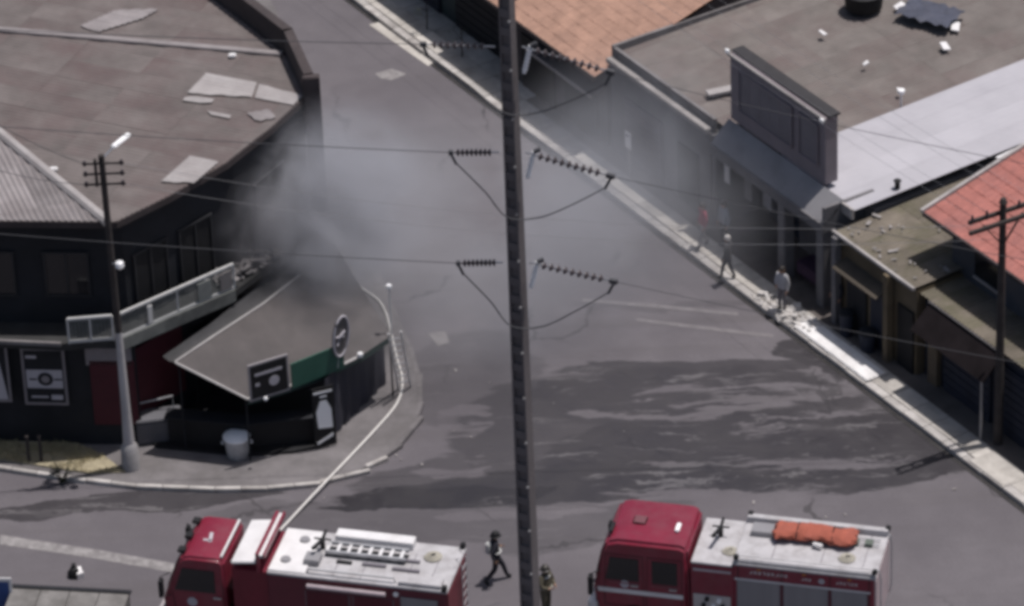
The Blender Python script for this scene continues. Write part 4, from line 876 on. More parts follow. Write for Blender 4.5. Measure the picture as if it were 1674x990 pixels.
# timber utility pole on the right pavement
up_ = SN(20.0, 1.12); UP = thing('utility_pole', 'dark utility pole with braced crossarm in front of the red roof', 'utility pole', (up_.x, up_.y, 0))
MB().tube([(0, 0, 0), (0, 0, 8.6)], [0.15, 0.10], 10).build('shaft', wood_dk, UP, smooth=True)
for dy, z in ((0.14, 8.2), (-0.14, 8.0)): MB().bar((-1.05, -0.55 + dy, z), (1.05, 0.55 + dy, z), 0.10, 0.12).build('crossarm', wood_dk, UP)
for k in (-1, 1): MB().bar((0.62 * k, 0.32 * k, 8.05), (0.0, -0.12, 7.2), 0.05, 0.04).build('brace', wood_dk, UP)
for t in (-0.95, -0.5, 0.5, 0.95): MB().tube([(t, t * 0.52, 8.2), (t, t * 0.52, 8.32), (t, t * 0.52, 8.38), (t, t * 0.52, 8.5)], [0.03, 0.07, 0.05, 0.03], 8).build('insulator', insul, UP, smooth=True)
MB().tube([(0, 0, 8.6), (0, 0, 8.75)], [0.14, 0.08], 8).build('pole_cap', wood_dk, UP)
for k, t in enumerate((-0.95, -0.5, 0.5, 0.95)):
    a = Vector((up_.x + t, up_.y + t * 0.52, 8.45)); b_ = SN(-26, 1.6) + Vector((t, t * 0.52, 9.0))
    conductor('street_wire', [a.lerp(b_, k_ / 24) + Vector((0, 0, -1.0 * 4 * (k_ / 24) * (1 - k_ / 24))) for k_ in range(25)], 0.005, wire_l, ('first', 'second', 'third', 'fourth')[k] + ' thin wire from the timber pole along the shops, counting from the street', 'street wires')

# small white sign on the grey shop front and grilles
p = P(1006, 300, 0); SG = thing('pavement_sign', 'small white signboard on a thin post before the grey shop', 'sign', SN(0.2, 0.95, PV), SROT)
MB().tube([(0, 0, 0), (0, 0, 1.5)], 0.03, 7).build('post', steel, SG); MB().box((-0.17, -0.05, 1.0), (0.17, -0.01, 1.62)).build('board', lamp_w, SG, bevel=0.01); MB().box((-0.1, -0.06, 1.45), (0.1, -0.052, 1.52)).build('board_mark', grey_pan, SG)
# bicycle racks / bare stems on the far pavement
for k, (s_, n_, lab) in enumerate(((-12.2, 0.7, 'bare dark sapling on the far pavement, nearer the kerb bend'), (-9.8, 0.65, 'bare dark sapling on the far pavement, nearer the tall pole'), (-14.8, 1.3, 'bare hooped stem by the green shop front'))):
    p = SN(s_, n_, PV); t = thing('sapling', lab, 'plant', p); rb = random.Random(40 + k); m_ = MB(); lf_ = MB()
    m_.tube([(0, 0, 0), (0.03, 0, 0.6), (0.0, 0.03, 1.15)], [0.03, 0.022, 0.012], 6)
    for j in range(7):
        h = rb.uniform(0.4, 1.1); a = rb.uniform(0, 6.28); e = Vector((0.35 * math.cos(a), 0.35 * math.sin(a), h + rb.uniform(0.1, 0.4))); m_.tube([(0, 0, h), e * 0.5 + Vector((0, 0, h * 0.5 + 0.05)), e], [0.012, 0.008, 0.004], 5)
        for q in range(6):
            c_ = e + Vector((rb.uniform(-0.1, 0.1), rb.uniform(-0.1, 0.1), rb.uniform(-0.1, 0.1))); u = Vector((rb.uniform(-1, 1), rb.uniform(-1, 1), rb.uniform(-0.5, 0.5))).normalized() * 0.05; v = u.cross(Vector((0.1, 0.3, 1))).normalized() * 0.02; lf_.add([c_ - u, c_ + v, c_ + u, c_ - v], [(0, 1, 2, 3)])
    m_.build('stem', wood_dk, t); lf_.build('foliage', leaf, t)

# ------------------------------------------------------------------ fire trucks (local x forward, y to the driver's side)
TA = Vector((-0.967, 0.254, 0)); TL = Vector((-0.254, -0.967, 0)); TR = math.atan2(TA.y, TA.x)
def wheel_mesh():
    ty = MB().tube([(0, -0.14, 0), (0, -0.12, 0), (0, 0.12, 0), (0, 0.14, 0)], [0.42, 0.48, 0.48, 0.42], 20).mesh('tyre', rubber, smooth=True)
    rm = MB().tube([(0, 0.10, 0), (0, 0.15, 0), (0, 0.155, 0), (0, 0.10, 0)], [0.27, 0.27, 0.20, 0.12], 16).mesh('rim', alu, smooth=True)
    return ty, rm
TY, RM = wheel_mesh()
def wheels(t, xs, hw):
    for x in xs:
        for sy in (-1, 1):
            w = inst('wheel', TY, t, (x, sy * (hw - 0.16), 0.48), (0, 0, 0 if sy > 0 else math.pi)); inst('rim', RM, w)
def quad_panel(name, pts, th, m, par, bevel=0.0): return MB().slab(pts, th).build(name, m, par, bevel=bevel, seg=1)
def shutter(par, x0, x1, z0, z1, y, m=None):
    d = MB().box((x0, y, z0), (x1, y + 0.012, z1)).build('roller_shutter', grey_pan, par)
    n = int((z1 - z0) / 0.10); me = MB().box((x0 + 0.03, 0, 0.006), (x1 - 0.03, 0.016, (z1 - z0) / n - 0.006)).mesh('slat', m or shutter_m)
    for k in range(n): inst('slat', me, d, (0, y + 0.0125, z0 + (z1 - z0) * k / n))
    MB().box((x0 + 0.1, y + 0.03, z0 + 0.05), (x1 - 0.1, y + 0.05, z0 + 0.09)).build('pull_bar', alu, d)
    return d
def lettering(par, x0, x1, z, y, n, h=0.11):
    m = MB(); w = (x0 - x1) / n
    for k in range(n):
        a = x0 - k * w
        m.box((a - w * 0.72, y, z), (a - w * 0.5, y + 0.006, z + h)); m.box((a - w * 0.72, y, z + (h * 0.8 if k % 2 else 0)), (a - w * 0.12, y + 0.006, z + (h if k % 2 else h * 0.22)))
        if k % 3: m.box((a - w * 0.3, y, z), (a - w * 0.12, y + 0.006, z + h))
    return m.build('lettering', white_p, par)
def pipe_rail(par, pts, r=0.025, name='handrail', m=alu): return MB().tube(pts, r, 7).build(name, m, par, smooth=True)
def monitor(par, x, y, z):
    o = MB(); o.tube([(x, y, z), (x, y, z + 0.35)], 0.07, 8); o.tube([(x, y, z + 0.30), (x + 0.05, y + 0.3, z + 0.36), (x + 0.1, y + 0.62, z + 0.42)], [0.07, 0.055, 0.06], 8); o.tube([(x - 0.25, y - 0.02, z + 0.32), (x + 0.25, y - 0.02, z + 0.32)], 0.03, 6)
    o.tube([(x, y - 0.1, z + 0.33), (x, y - 0.38, z + 0.36)], 0.05, 8)
    return o.build('deck_monitor', black, par, smooth=True)

# --- right truck: crew cab
c = TA * -10.55 + TL * 15.5
T = thing('fire_truck', 'red crew-cab fire truck with orange roll and grey shutters', 'fire truck', (c.x, c.y, 0), TR, 'fire trucks')
MB().box((-3.9, -0.5, 0.45), (3.8, 0.5, 0.75)).build('chassis', black, T)
wheels(T, (2.9, -2.3), 1.12)
hw = 1.10
prof = [(1.32, 0.62), (4.05, 0.62), (4.12, 1.35), (4.08, 1.55), (3.88, 2.62), (3.72, 2.98), (3.4, 3.08), (1.6, 3.08), (1.36, 2.98)]
cab = MB().extr_y(prof, -hw, hw).build('cab', red_p, T, smooth=True, bevel=0.10, seg=3)
MB().slab([(4.092, -0.98, 1.68), (4.092, 0.98, 1.68), (3.905, 0.94, 2.58), (3.905, -0.94, 2.58)], 0.02).build('windscreen', glass_d, cab)
for x0, x1 in ((2.78, 3.62), (1.66, 2.40)):
    sl2_ = 0.14 if x0 > 2.5 else 0.0
    MB().extr_y([(x0, 1.72), (x1 + sl2_, 1.72), (x1, 2.5), (x0, 2.5)], hw + 0.002, hw + 0.014).build('side_window', glass_d, cab)
    MB().extr_y([(x0, 1.72), (x1 + sl2_, 1.72), (x1, 2.5), (x0, 2.5)], -hw - 0.014, -hw - 0.002).build('side_window', glass_d, cab)
    dm = MB()
    for pa, pb in (((x0 - 0.12, 0.85), (x0 - 0.12, 2.6)), ((x1 + 0.18, 0.85), (x1 + 0.12, 2.6)), ((x0 - 0.12, 0.85), (x1 + 0.18, 0.85)), ((x0 - 0.12, 2.6), (x1 + 0.12, 2.6))): dm.bar((pa[0], hw + 0.004, pa[1]), (pb[0], hw + 0.004, pb[1]), 0.018, 0.012)
    dr = dm.build('door_seam', black, cab); MB().box((x0 + 0.02, hw + 0.012, 1.55), (x0 + 0.24, hw + 0.045, 1.60)).build('door_handle', alu, dr)
    MB().box((x0 - 0.02, hw + 0.003, 1.62), (x1 + 0.04, hw + 0.02, 1.66)).build('window_sill', mat('dull_red', (0.2, 0.07, 0.08), 0.6, 0.1, 2), cab)
MB().box((1.5, hw + 0.003, 1.28), (4.0, hw + 0.016, 1.42)).build('white_stripe', white_p, cab)
em = MB(); em.tube([(3.2, hw + 0.003, 1.60), (3.2, hw + 0.014, 1.60)], 0.13, 14); em.build('door_emblem', paper, cab)
MB().box((2.75, -0.22, 3.06), (3.15, 0.2, 3.13)).build('roof_hatch', mat('hatch_dark', (0.14, 0.05, 0.06), 0.6, 0.1, 2), cab, bevel=0.04)
MB().bar((1.80, 0.02, 3.13), (1.80, 0.42, 3.13), 0.12, 0.10).build('roof_lamp', lamp_w, cab, bevel=0.02)
MB().bar((3.66, 0.25, 3.08), (3.66, 0.70, 3.08), 0.10, 0.08).build('roof_horn', black, cab)
MB().box((4.02, -1.08, 0.50), (4.30, 1.08, 0.86)).build('bumper', white_p, cab, bevel=0.04)
for sy in (-1, 1):
    MB().box((4.28, sy * 0.92 - 0.12, 0.62), (4.315, sy * 0.92 + 0.12, 0.80)).build('headlight', lamp_w, cab)
    mr = MB(); mr.tube([(3.92, sy * 1.1, 2.0), (4.15, sy * 1.36, 2.0), (4.15, sy * 1.36, 1.4), (3.98, sy * 1.1, 1.3)], 0.02, 6); mr.box((4.08, sy * 1.36 - 0.12, 1.35), (4.2, sy * 1.36 + 0.10, 1.95)); mr.build('mirror', black, cab)
bd = MB().box((-4.0, -hw, 0.75), (0.02, hw, 2.68)).build('body', red_p, T, bevel=0.02, seg=1)
pm = MB().box((0.02, -hw, 0.70), (1.28, hw, 2.58)).build('pump_section', red_p, T, bevel=0.02, seg=1)
MB().box((0.12, hw + 0.002, 0.8), (1.2, hw + 0.02, 1.55)).build('pump_panel', alu, pm)
for k, (x, z) in enumerate(((0.35, 1.2), (0.62, 1.2), (0.9, 1.2), (0.45, 1.4), (0.8, 1.42))): MB().tube([(x, hw + 0.02, z), (x, hw + 0.09, z)], 0.07, 10).build('gauge', lamp_w if k % 2 else black, pm)
MB().box((0.1, hw + 0.003, 2.35), (1.2, hw + 0.015, 2.43)).build('white_stripe', mat('pale_stripe', (0.42, 0.36, 0.38), 0.5, 0.1, 2), pm)
dk = MB().box((-4.06, -hw - 0.04, 2.68), (0.06, hw + 0.04, 2.78)).build('deck', deck_m, T, bevel=0.02, seg=1)
MB().box((0.06, -hw - 0.02, 2.58), (1.26, hw + 0.02, 2.66)).build('pump_deck', deck_m, T, bevel=0.02, seg=1)
for sy in (-1, 1):
    MB().box((-4.04, sy * (hw - 0.09) - 0.10, 2.78), (0.02, sy * (hw - 0.09) + 0.10, 2.88 if sy > 0 else 2.98)).build('side_coaming', deck_m, dk, bevel=0.02, seg=1)
    for x in (-4.02, -0.05):
        MB().box((x - 0.07, sy * hw - 0.08, 2.9), (x + 0.07, sy * hw + 0.08, 3.03)).build('corner_lamp', black, dk, bevel=0.02)
for x0, x1 in ((-1.32, -0.06), (-2.70, -1.40), (-3.82, -2.78)): shutter(bd, x0, x1, 0.95, 2.18, hw)
MB().box((-3.9, hw + 0.002, 2.20), (0.0, hw + 0.03, 2.25)).build('gutter_strip', white_p, bd)
lettering(bd, -0.42, -1.55, 2.44, hw + 0.002, 9, 0.10); lettering(bd, -1.92, -2.22, 2.40, hw + 0.002, 3, 0.08); lettering(bd, -2.9, -3.55, 2.40, hw + 0.002, 6, 0.09)
MB().tube([(-2.5, hw + 0.002, 2.44), (-2.5, hw + 0.012, 2.44)], 0.09, 12).build('body_emblem', paper, bd)
monitor(T, 0.66, -0.25, 2.66)
MB().box((-0.9, -0.75, 2.78), (-0.2, -0.25, 2.95)).build('deck_locker', shutter_m, dk, bevel=0.02)
for x in (-3.3, -3.7): MB().box((x, -0.55, 2.78), (x + 0.22, -0.3, 2.90)).build('deck_fitting', mat('fitting_green', (0.10, 0.12, 0.10), 0.7, 0.2, 3), dk)
for y in (-0.62, -0.35): pipe_rail(dk, [(-3.9, y, 2.86), (-0.4, y, 2.86)], 0.022, 'ladder_rail')
bk = MB().box((-4.05, -hw + 0.05, 0.8), (-4.003, hw - 0.05, 2.6)).build('rear_panel', mat('rear_pale', (0.45, 0.36, 0.37), 0.5, 0.1, 2), T)
for sy in (-1, 1): pipe_rail(bk, [(-4.1, sy * 0.9, 0.9), (-4.16, sy * 0.9, 1.2), (-4.16, sy * 0.9, 2.6), (-4.1, sy * 0.9, 2.9)])
for x, y, r_ in ((-3.1, 0.35, 0.24), (0.25, 0.45, 0.22)):
    MB().tube([(x + (r_ - 0.004 * k) * math.cos(k * 0.5), y + (r_ - 0.004 * k) * math.sin(k * 0.5), (2.80 if x < 0 else 2.68) + 0.0012 * k) for k in range(44)], 0.03, 6).build('hose_coil', mat('coil_tan', (0.33, 0.31, 0.26), 0.8, 0.2, 5), dk, smooth=True)
for x in (-0.1, -1.36, -2.74, -3.86): MB().box((x - 0.012, hw + 0.001, 0.8), (x + 0.012, hw + 0.008, 2.66)).build('panel_seam', black, bd)
for x in (-0.7, -2.0, -3.3): MB().box((x - 0.05, hw + 0.001, 2.585), (x + 0.05, hw + 0.03, 2.64)).build('marker_light', mat('marker_amber', (0.45, 0.16, 0.03), 0.4, 0.1, 3), bd)
for x in (-1.0, -2.4, -3.6): MB().bar((x, -hw + 0.1, 2.783), (x, hw - 0.1, 2.783), 0.02, 0.012).build('deck_seam', grey_pan, dk)
pipe_rail(dk, [(-0.1, hw - 0.05, 2.86), (-0.12, hw - 0.05, 3.0), (-3.9, hw - 0.05, 3.0), (-3.95, hw - 0.05, 2.86)], 0.018)
# orange roll on its deck
p = c + TA * (-2.05) + TL * (-0.42)
oro = thing('orange_roll', 'bundled orange tarpaulin roll strapped on the truck deck', 'tarpaulin', (p.x, p.y, 2.88), TR)
vs = []; n_ = 18; rr = random.Random(9); rings = 25
for i in range(rings):
    x = -1.18 + 2.36 * i / (rings - 1); e = 0.72 + rr.uniform(-0.1, 0.1) if i in (0, rings - 1) else 1.0; w_ = rr.uniform(0.93, 1.07) * (0.95 if i in (6, 18) else 1)
    for k in range(n_):
        a = 2 * math.pi * k / n_; r_ = 0.30 * e * w_ * (1 + 0.10 * math.sin(3 * a + 0.6 * i) + 0.06 * math.sin(7 * a - i)) ; vs.append((x + (rr.uniform(-0.06, 0.06) if i in (0, rings - 1) else 0), r_ * math.cos(a) * 1.25 + 0.05 * math.sin(i * 0.35), max(0.0, 0.12 + r_ * math.sin(a) * 0.55)))
fs = [(i * n_ + k, i * n_ + (k + 1) % n_, (i + 1) * n_ + (k + 1) % n_, (i + 1) * n_ + k) for i in range(rings - 1) for k in range(n_)] + [tuple(range(n_ - 1, -1, -1)), tuple((rings - 1) * n_ + k for k in range(n_))]
MB().add(vs, fs).build('roll', orange, oro, smooth=True)
for x in (-0.52, 0.5): MB().tube([(x, 0.36 * math.cos(a), 0.12 + 0.175 * math.sin(a)) for a in [k * math.pi / 8 for k in range(0, 9)]], 0.02, 5).build('strap', black, oro)
MB().bar((0.0, 0.42, 0.03), (-0.28, 0.48, 0.03), 0.12, 0.10).build('buckle', white_p, oro, bevel=0.02)

# --- left truck: single cab
c = TA * 1.15 + TL * 18.2
T = thing('fire_truck', 'red single-cab fire truck with white deck and stowed ladder, hose at its side', 'fire truck', (c.x, c.y, 0), TR, 'fire trucks')
hw = 1.08
MB().box((-3.9, -0.45, 0.45), (4.2, 0.45, 0.75)).build('chassis', black, T)
wheels(T, (3.3, -2.2), 1.10)
prof = [(2.58, 0.62), (4.42, 0.62), (4.48, 1.2), (4.36, 1.55), (3.98, 2.55), (3.84, 2.74), (3.6, 2.80), (2.74, 2.80), (2.60, 2.70)]
cab = MB().extr_y(prof, -hw, hw).build('cab', red_p, T, smooth=True, bevel=0.08, seg=3)
MB().slab([(4.372, -0.95, 1.62), (4.372, 0.95, 1.62), (4.03, 0.9, 2.52), (4.03, -0.9, 2.52)], 0.02).build('windscreen', glass_d, cab)
for sy in (-1, 1):
    y0, y1 = (hw + 0.002, hw + 0.014) if sy > 0 else (-hw - 0.014, -hw - 0.002)
    MB().extr_y([(2.88, 1.62), (4.1, 1.62), (3.84, 2.40), (2.88, 2.40)], y0, y1).build('side_window', glass_d, cab)
    mr = MB(); mr.tube([(4.2, sy * 1.08, 2.2), (4.42, sy * 1.36, 2.2), (4.42, sy * 1.36, 1.5), (4.25, sy * 1.08, 1.4)], 0.02, 6); mr.box((4.36, sy * 1.36 - 0.11, 1.55), (4.46, sy * 1.36 + 0.11, 2.1)); mr.build('mirror', black, cab)
    MB().box((4.56, sy * 0.8 - 0.14, 0.62), (4.64, sy * 0.8 + 0.14, 0.82)).build('headlight', lamp_w, cab)
dm = MB()
for pa, pb in (((2.66, 0.85), (2.66, 2.6)), ((4.1, 0.95), (4.2, 1.6)), ((2.66, 0.85), (4.1, 0.85))): dm.bar((pa[0], hw + 0.004, pa[1]), (pb[0], hw + 0.004, pb[1]), 0.018, 0.012)
dr = dm.build('door_seam', black, cab); MB().box((2.72, hw + 0.012, 1.45), (2.95, hw + 0.045, 1.50)).build('door_handle', alu, dr)
MB().tube([(3.6, hw + 0.003, 1.25), (3.6, hw + 0.014, 1.25)], 0.15, 14).build('door_emblem', paper, cab)
MB().box((2.5, hw + 0.003, 0.72), (4.3, hw + 0.016, 0.86)).build('white_stripe', white_p, cab)
MB().box((4.38, -1.06, 0.48), (4.68, 1.06, 0.84)).build('bumper', mat('bumper_grey', (0.33, 0.30, 0.31), 0.6, 0.1, 2), cab, bevel=0.04)
for y in (-0.75, 0.0, 0.72): MB().box((3.80, y - 0.13, 2.74), (4.02, y + 0.13, 2.84)).build('visor_lamp', black, cab, bevel=0.02)
MB().bar((2.68, -0.95, 2.83), (2.68, 0.95, 2.83), 0.06, 0.05).build('roof_rail', white_p, cab)
sg = MB(); sg.bar((3.3, -0.22, 2.805), (3.22, 0.24, 2.805), 0.10, 0.014); sg.bar((3.44, 0.16, 2.805), (3.20, 0.16, 2.805), 0.08, 0.014); sg.build('roof_mark', paper, cab)
# folded panel and red light bar behind the cab
MB().slab([(2.36, -hw, 2.80), (1.62, -hw, 2.90), (1.62, hw, 2.90), (2.36, hw, 2.80)][::-1], 0.08).build('gear_panel', white_p, T, bevel=0.02)
fr = MB(); fr.bar((1.56, -hw - 0.02, 3.12), (1.56, hw + 0.02, 3.12), 0.10, 0.14); fr.bar((1.36, -hw - 0.02, 3.12), (1.36, hw + 0.02, 3.12), 0.06, 0.14); fr.bar((1.56, -hw + 0.05, 2.5), (1.56, -hw + 0.05, 3.12), 0.09, 0.09); fr.bar((1.56, hw - 0.05, 2.5), (1.56, hw - 0.05, 3.12), 0.09, 0.09)
fr.build('roll_frame', red_p, T); MB().bar((1.46, -hw, 3.10), (1.46, hw, 3.10), 0.09, 0.08).build('frame_slat', white_p, T)
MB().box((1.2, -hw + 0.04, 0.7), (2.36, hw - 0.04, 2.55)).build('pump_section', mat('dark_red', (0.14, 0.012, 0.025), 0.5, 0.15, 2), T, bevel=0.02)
bd = MB().box((-3.95, -hw, 0.75), (1.3, hw, 2.52)).build('body', mat('red_body_shaded', (0.10, 0.008, 0.022), 0.45, 0.12, 2, coat=0.2), T, bevel=0.02, seg=1)  # truck red darkened, shade of the side put into the paint colour
dk = MB().box((-4.0, -hw - 0.03, 2.52), (1.3, hw + 0.03, 2.62)).build('deck', deck_m, T, bevel=0.02, seg=1)
MB().box((0.2, -hw + 0.02, 2.622), (1.28, hw - 0.04, 2.66)).build('deck_plate', white_p, dk, bevel=0.01)
monitor(T, 0.02, -0.3, 2.62)
lb_ = MB().box((-2.55, -hw + 0.02, 2.62), (-0.25, -hw + 0.42, 2.86)).build('locker', white_p, dk, bevel=0.02)
ld = MB(); ld.bar((-2.5, -0.42, 2.78), (-0.15, -0.42, 2.78), 0.07, 0.09); ld.bar((-2.5, 0.04, 2.78), (-0.15, 0.04, 2.78), 0.07, 0.09)
lo = ld.build('ladder', alu, dk)
for k in range(8): MB().box((-2.40 + k * 0.31, -0.40, 2.745), (-2.31 + k * 0.31, 0.02, 2.795)).build('rung', white_p, lo)
MB().box((-2.5, -0.42, 2.622), (-0.15, 0.04, 2.64)).build('ladder_tray', dark_wall, dk)
MB().box((-0.1, 0.15, 2.62), (0.35, 0.62, 2.82)).build('deck_locker', shutter_m, dk, bevel=0.02)
for x0, x1, y, m in ((-1.0, -0.55, 0.3, black), (-2.0, -1.3, 0.28, grey_pan), (-2.9, -2.3, -0.1, grey_pan), (-3.0, -2.2, 0.35, grey_pan)): MB().bar((x0, y, 2.66), (x1, y, 2.66), 0.10, 0.06).build('deck_tool', m, dk)
pipe_rail(dk, [(0.15, hw - 0.12, 2.62), (0.1, hw - 0.12, 2.78), (-2.4, hw - 0.12, 2.78), (-2.45, hw - 0.12, 2.62)], 0.035)
MB().tube([(0.1, hw + 0.12, 2.34), (-2.2, hw + 0.12, 2.34)], 0.07, 8).build('suction_hose', mat('hose_pale_pink', (0.36, 0.30, 0.32), 0.7, 0.15, 3), bd, smooth=True)
for sy in (-1, 1): MB().box((-3.98, sy * hw - 0.09, 2.6), (-3.84, sy * hw + 0.09, 2.78)).build('corner_lamp', black, dk, bevel=0.02)
MB().box((-3.8, hw - 0.45, 2.62), (-2.55, hw - 0.02, 2.74)).build('rear_locker', deck_m, dk, bevel=0.02)
for x in (-0.6, -1.4, -2.7, -3.4): MB().bar((x, -hw + 0.5, 2.623), (x, hw - 0.1, 2.623), 0.02, 0.012).build('deck_seam', grey_pan, dk)
MB().tube([(-3.2 + (0.26 - 0.004 * k) * math.cos(k * 0.5), -0.45 + (0.26 - 0.004 * k) * math.sin(k * 0.5), 2.65 + 0.0012 * k) for k in range(46)], 0.03, 6).build('hose_coil', MATS['coil_tan'], dk, smooth=True)
for x, y in ((0.9, 0.5), (0.62, -0.55)): MB().tube([(x, y, 2.66), (x, y, 2.72)], [0.16, 0.14], 14).build('tank_lid', shutter_m, dk, smooth=True)
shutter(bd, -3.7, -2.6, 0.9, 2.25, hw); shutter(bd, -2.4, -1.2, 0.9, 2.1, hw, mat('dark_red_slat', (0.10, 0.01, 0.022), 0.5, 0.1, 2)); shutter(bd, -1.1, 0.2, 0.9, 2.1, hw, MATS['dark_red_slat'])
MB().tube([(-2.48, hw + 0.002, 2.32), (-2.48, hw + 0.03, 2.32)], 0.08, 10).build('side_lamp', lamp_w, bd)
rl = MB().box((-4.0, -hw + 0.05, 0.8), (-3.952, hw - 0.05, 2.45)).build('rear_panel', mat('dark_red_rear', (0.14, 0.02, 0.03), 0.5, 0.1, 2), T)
for y in (-0.55, -0.1): pipe_rail(rl, [(-4.12, y, 0.8), (-4.12, y, 2.7), (-3.95, y, 2.9)], 0.02, 'ladder_rail')
for k in range(6): pipe_rail(rl, [(-4.12, -0.55, 1.0 + k * 0.3), (-4.12, -0.1, 1.0 + k * 0.3)], 0.016, 'ladder_rung')

# ------------------------------------------------------------------ people
skin = mat('skin', (0.32, 0.19, 0.13), 0.6, 0.1, 8)
def person(name, label, loc, rz, pose, cols, height=1.75, helmet=None, hair=None, extra=None):
    """one continuous skinned figure; pose gives joint positions (metres, facing +x, y to its left)"""
    J = dict(pelvis=(0, 0, 0.95), waist=(0, 0, 1.08), chest=(0.01, 0, 1.28), neck=(0.0, 0, 1.47), head=(0.02, 0, 1.60), crown=(0.015, 0, 1.68),
             shl=(0, 0.18, 1.40), ell=(-0.02, 0.25, 1.14), wrl=(0.06, 0.25, 0.90), hal=(0.09, 0.24, 0.83), shr=(0, -0.18, 1.40), elr=(-0.02, -0.25, 1.14), wrr=(0.06, -0.25, 0.90), har=(0.09, -0.24, 0.83),
             hil=(0, 0.09, 0.90), knl=(0.02, 0.10, 0.50), anl=(0, 0.10, 0.09), tol=(0.15, 0.12, 0.04), hir=(0, -0.09, 0.90), knr=(0.02, -0.10, 0.50), anr=(0, -0.10, 0.09), tor=(0.15, -0.12, 0.04))
    J.update(pose); names = list(J); k = height / 1.75
    rad = dict(pelvis=0.145, waist=0.135, chest=0.155, neck=0.06, head=0.095, crown=0.075, shl=0.075, shr=0.075, ell=0.052, elr=0.052, wrl=0.036, wrr=0.036, hal=0.034, har=0.034, hil=0.095, hir=0.095, knl=0.068, knr=0.068, anl=0.05, anr=0.05, tol=0.045, tor=0.045)
    bulk = cols.get('bulk', 1.0)
    E_ = [('pelvis', 'waist'), ('waist', 'chest'), ('chest', 'neck'), ('neck', 'head'), ('head', 'crown')]
    for s_ in 'lr': E_ += [('chest', 'sh' + s_), ('sh' + s_, 'el' + s_), ('el' + s_, 'wr' + s_), ('wr' + s_, 'ha' + s_), ('pelvis', 'hi' + s_), ('hi' + s_, 'kn' + s_), ('kn' + s_, 'an' + s_), ('an' + s_, 'to' + s_)]
    me = bpy.data.meshes.new('tmp'); me.from_pydata([Vector(J[n]) * k for n in names], [(names.index(a), names.index(b_)) for a, b_ in E_], [])
    o = bpy.data.objects.new('tmp', me); C.objects.link(o)
    md = o.modifiers.new('skin', 'SKIN'); md.use_smooth_shade = True
    for i, n in enumerate(names):
        r_ = rad[n] * k * (bulk if n not in ('head', 'crown', 'neck', 'hal', 'har') else 1)
        sv = me.skin_vertices[0].data[i]; sv.radius = (r_, r_ * (1.18 if n in ('chest', 'pelvis', 'waist') else 1)); sv.use_root = n == 'pelvis'
    o.modifiers.new('sub', 'SUBSURF').levels = 2; o.modifiers['sub'].render_levels = 2
    dg = bpy.context.evaluated_depsgraph_get(); ev_ = o.evaluated_get(dg); nm = bpy.data.meshes.new_from_object(ev_)
    bpy.data.objects.remove(o)
    bm = bmesh.new(); bm.from_mesh(nm)
    # fingers and a nose grow out of the same mesh
    for s_, sg_ in (('l', 1), ('r', -1)):
        wr, ha = Vector(J['wr' + s_]) * k, Vector(J['ha' + s_]) * k; d = (ha - wr).normalized(); sd_ = d.cross(Vector((0, 1, 0.2))).normalized()
        for f in range(5):
            b0 = ha + sd_ * ((f - 1.5) * 0.019) + d * (0.015 if f < 4 else -0.03); ln = (0.062, 0.072, 0.066, 0.052, 0.05)[f]
            dd = d if f < 4 else (d * 0.6 + sd_ * 0.9).normalized()
            mbf = MB().tube([b0, b0 + dd * ln * 0.55, b0 + dd * ln + Vector((0, -0.02 * sg_, 0))], [0.0095, 0.009, 0.006], 5)
            vv = [bm.verts.new(v) for v in mbf.v]
            for ff in mbf.f:
                try: bm.faces.new([vv[i] for i in ff])
                except ValueError: pass
    hd = Vector(J['head']) * k
    for mbf in (MB().tube([hd + Vector((0.085, 0, 0.03)), hd + Vector((0.115, 0, -0.005)), hd + Vector((0.085, 0, -0.02))], [0.008, 0.016, 0.012], 5), MB().box(hd + Vector((-0.02, 0.088, -0.03)), hd + Vector((0.015, 0.11, 0.03))), MB().box(hd + Vector((-0.02, -0.11, -0.03)), hd + Vector((0.015, -0.088, 0.03)))):
        vv = [bm.verts.new(v) for v in mbf.v]
        for ff in mbf.f:
            try: bm.faces.new([vv[i] for i in ff])
            except ValueError: pass
    bm.to_mesh(nm); bm.free()
    slots = [cols['top'], cols['legs'], cols.get('shoes', black), skin]
    nm.materials.clear()
    for m_ in slots: nm.materials.append(m_)
    hands = [Vector(J['hal']) * k, Vector(J['har']) * k]; feet = [(Vector(J['anl']) * k, Vector(J['tol']) * k), (Vector(J['anr']) * k, Vector(J['tor']) * k)]
    legs = [(Vector(J['hi' + s_]) * k, Vector(J['kn' + s_]) * k, Vector(J['an' + s_]) * k) for s_ in 'lr']
    def dseg(p, a, b_):
        t = max(0, min(1, (p - a).dot(b_ - a) / max(1e-6, (b_ - a).length_squared))); return (p - a - (b_ - a) * t).length
    arms = [(Vector(J['sh' + s_]) * k, Vector(J['el' + s_]) * k, Vector(J['wr' + s_]) * k) for s_ in 'lr']
    nk = Vector(J['neck']) * k
    for p in nm.polygons:
        c_ = p.center; p.use_smooth = True
        if min((c_ - h).length for h in hands) < 0.085: p.material_index = 3
        elif (c_ - hd).length < (nk - hd).length * 0.95 or (c_ - hd).length < 0.125: p.material_index = 3
        elif min(dseg(c_, *f) for f in feet) < 0.075 and c_.z < 0.30: p.material_index = 2
        else:
            dl = min(min(dseg(c_, l[0], l[1]), dseg(c_, l[1], l[2])) for l in legs); da = min(min(dseg(c_, a[0], a[1]), dseg(c_, a[1], a[2])) for a in arms)
            p.material_index = 1 if (dl < da and c_.z < J['pelvis'][2] * k - 0.02) else 0
    nm.name = name
    root = bpy.data.objects.new(name, nm); C.objects.link(root); root.location = loc; root.rotation_euler = (0, 0, rz); tag(root, label, 'person')
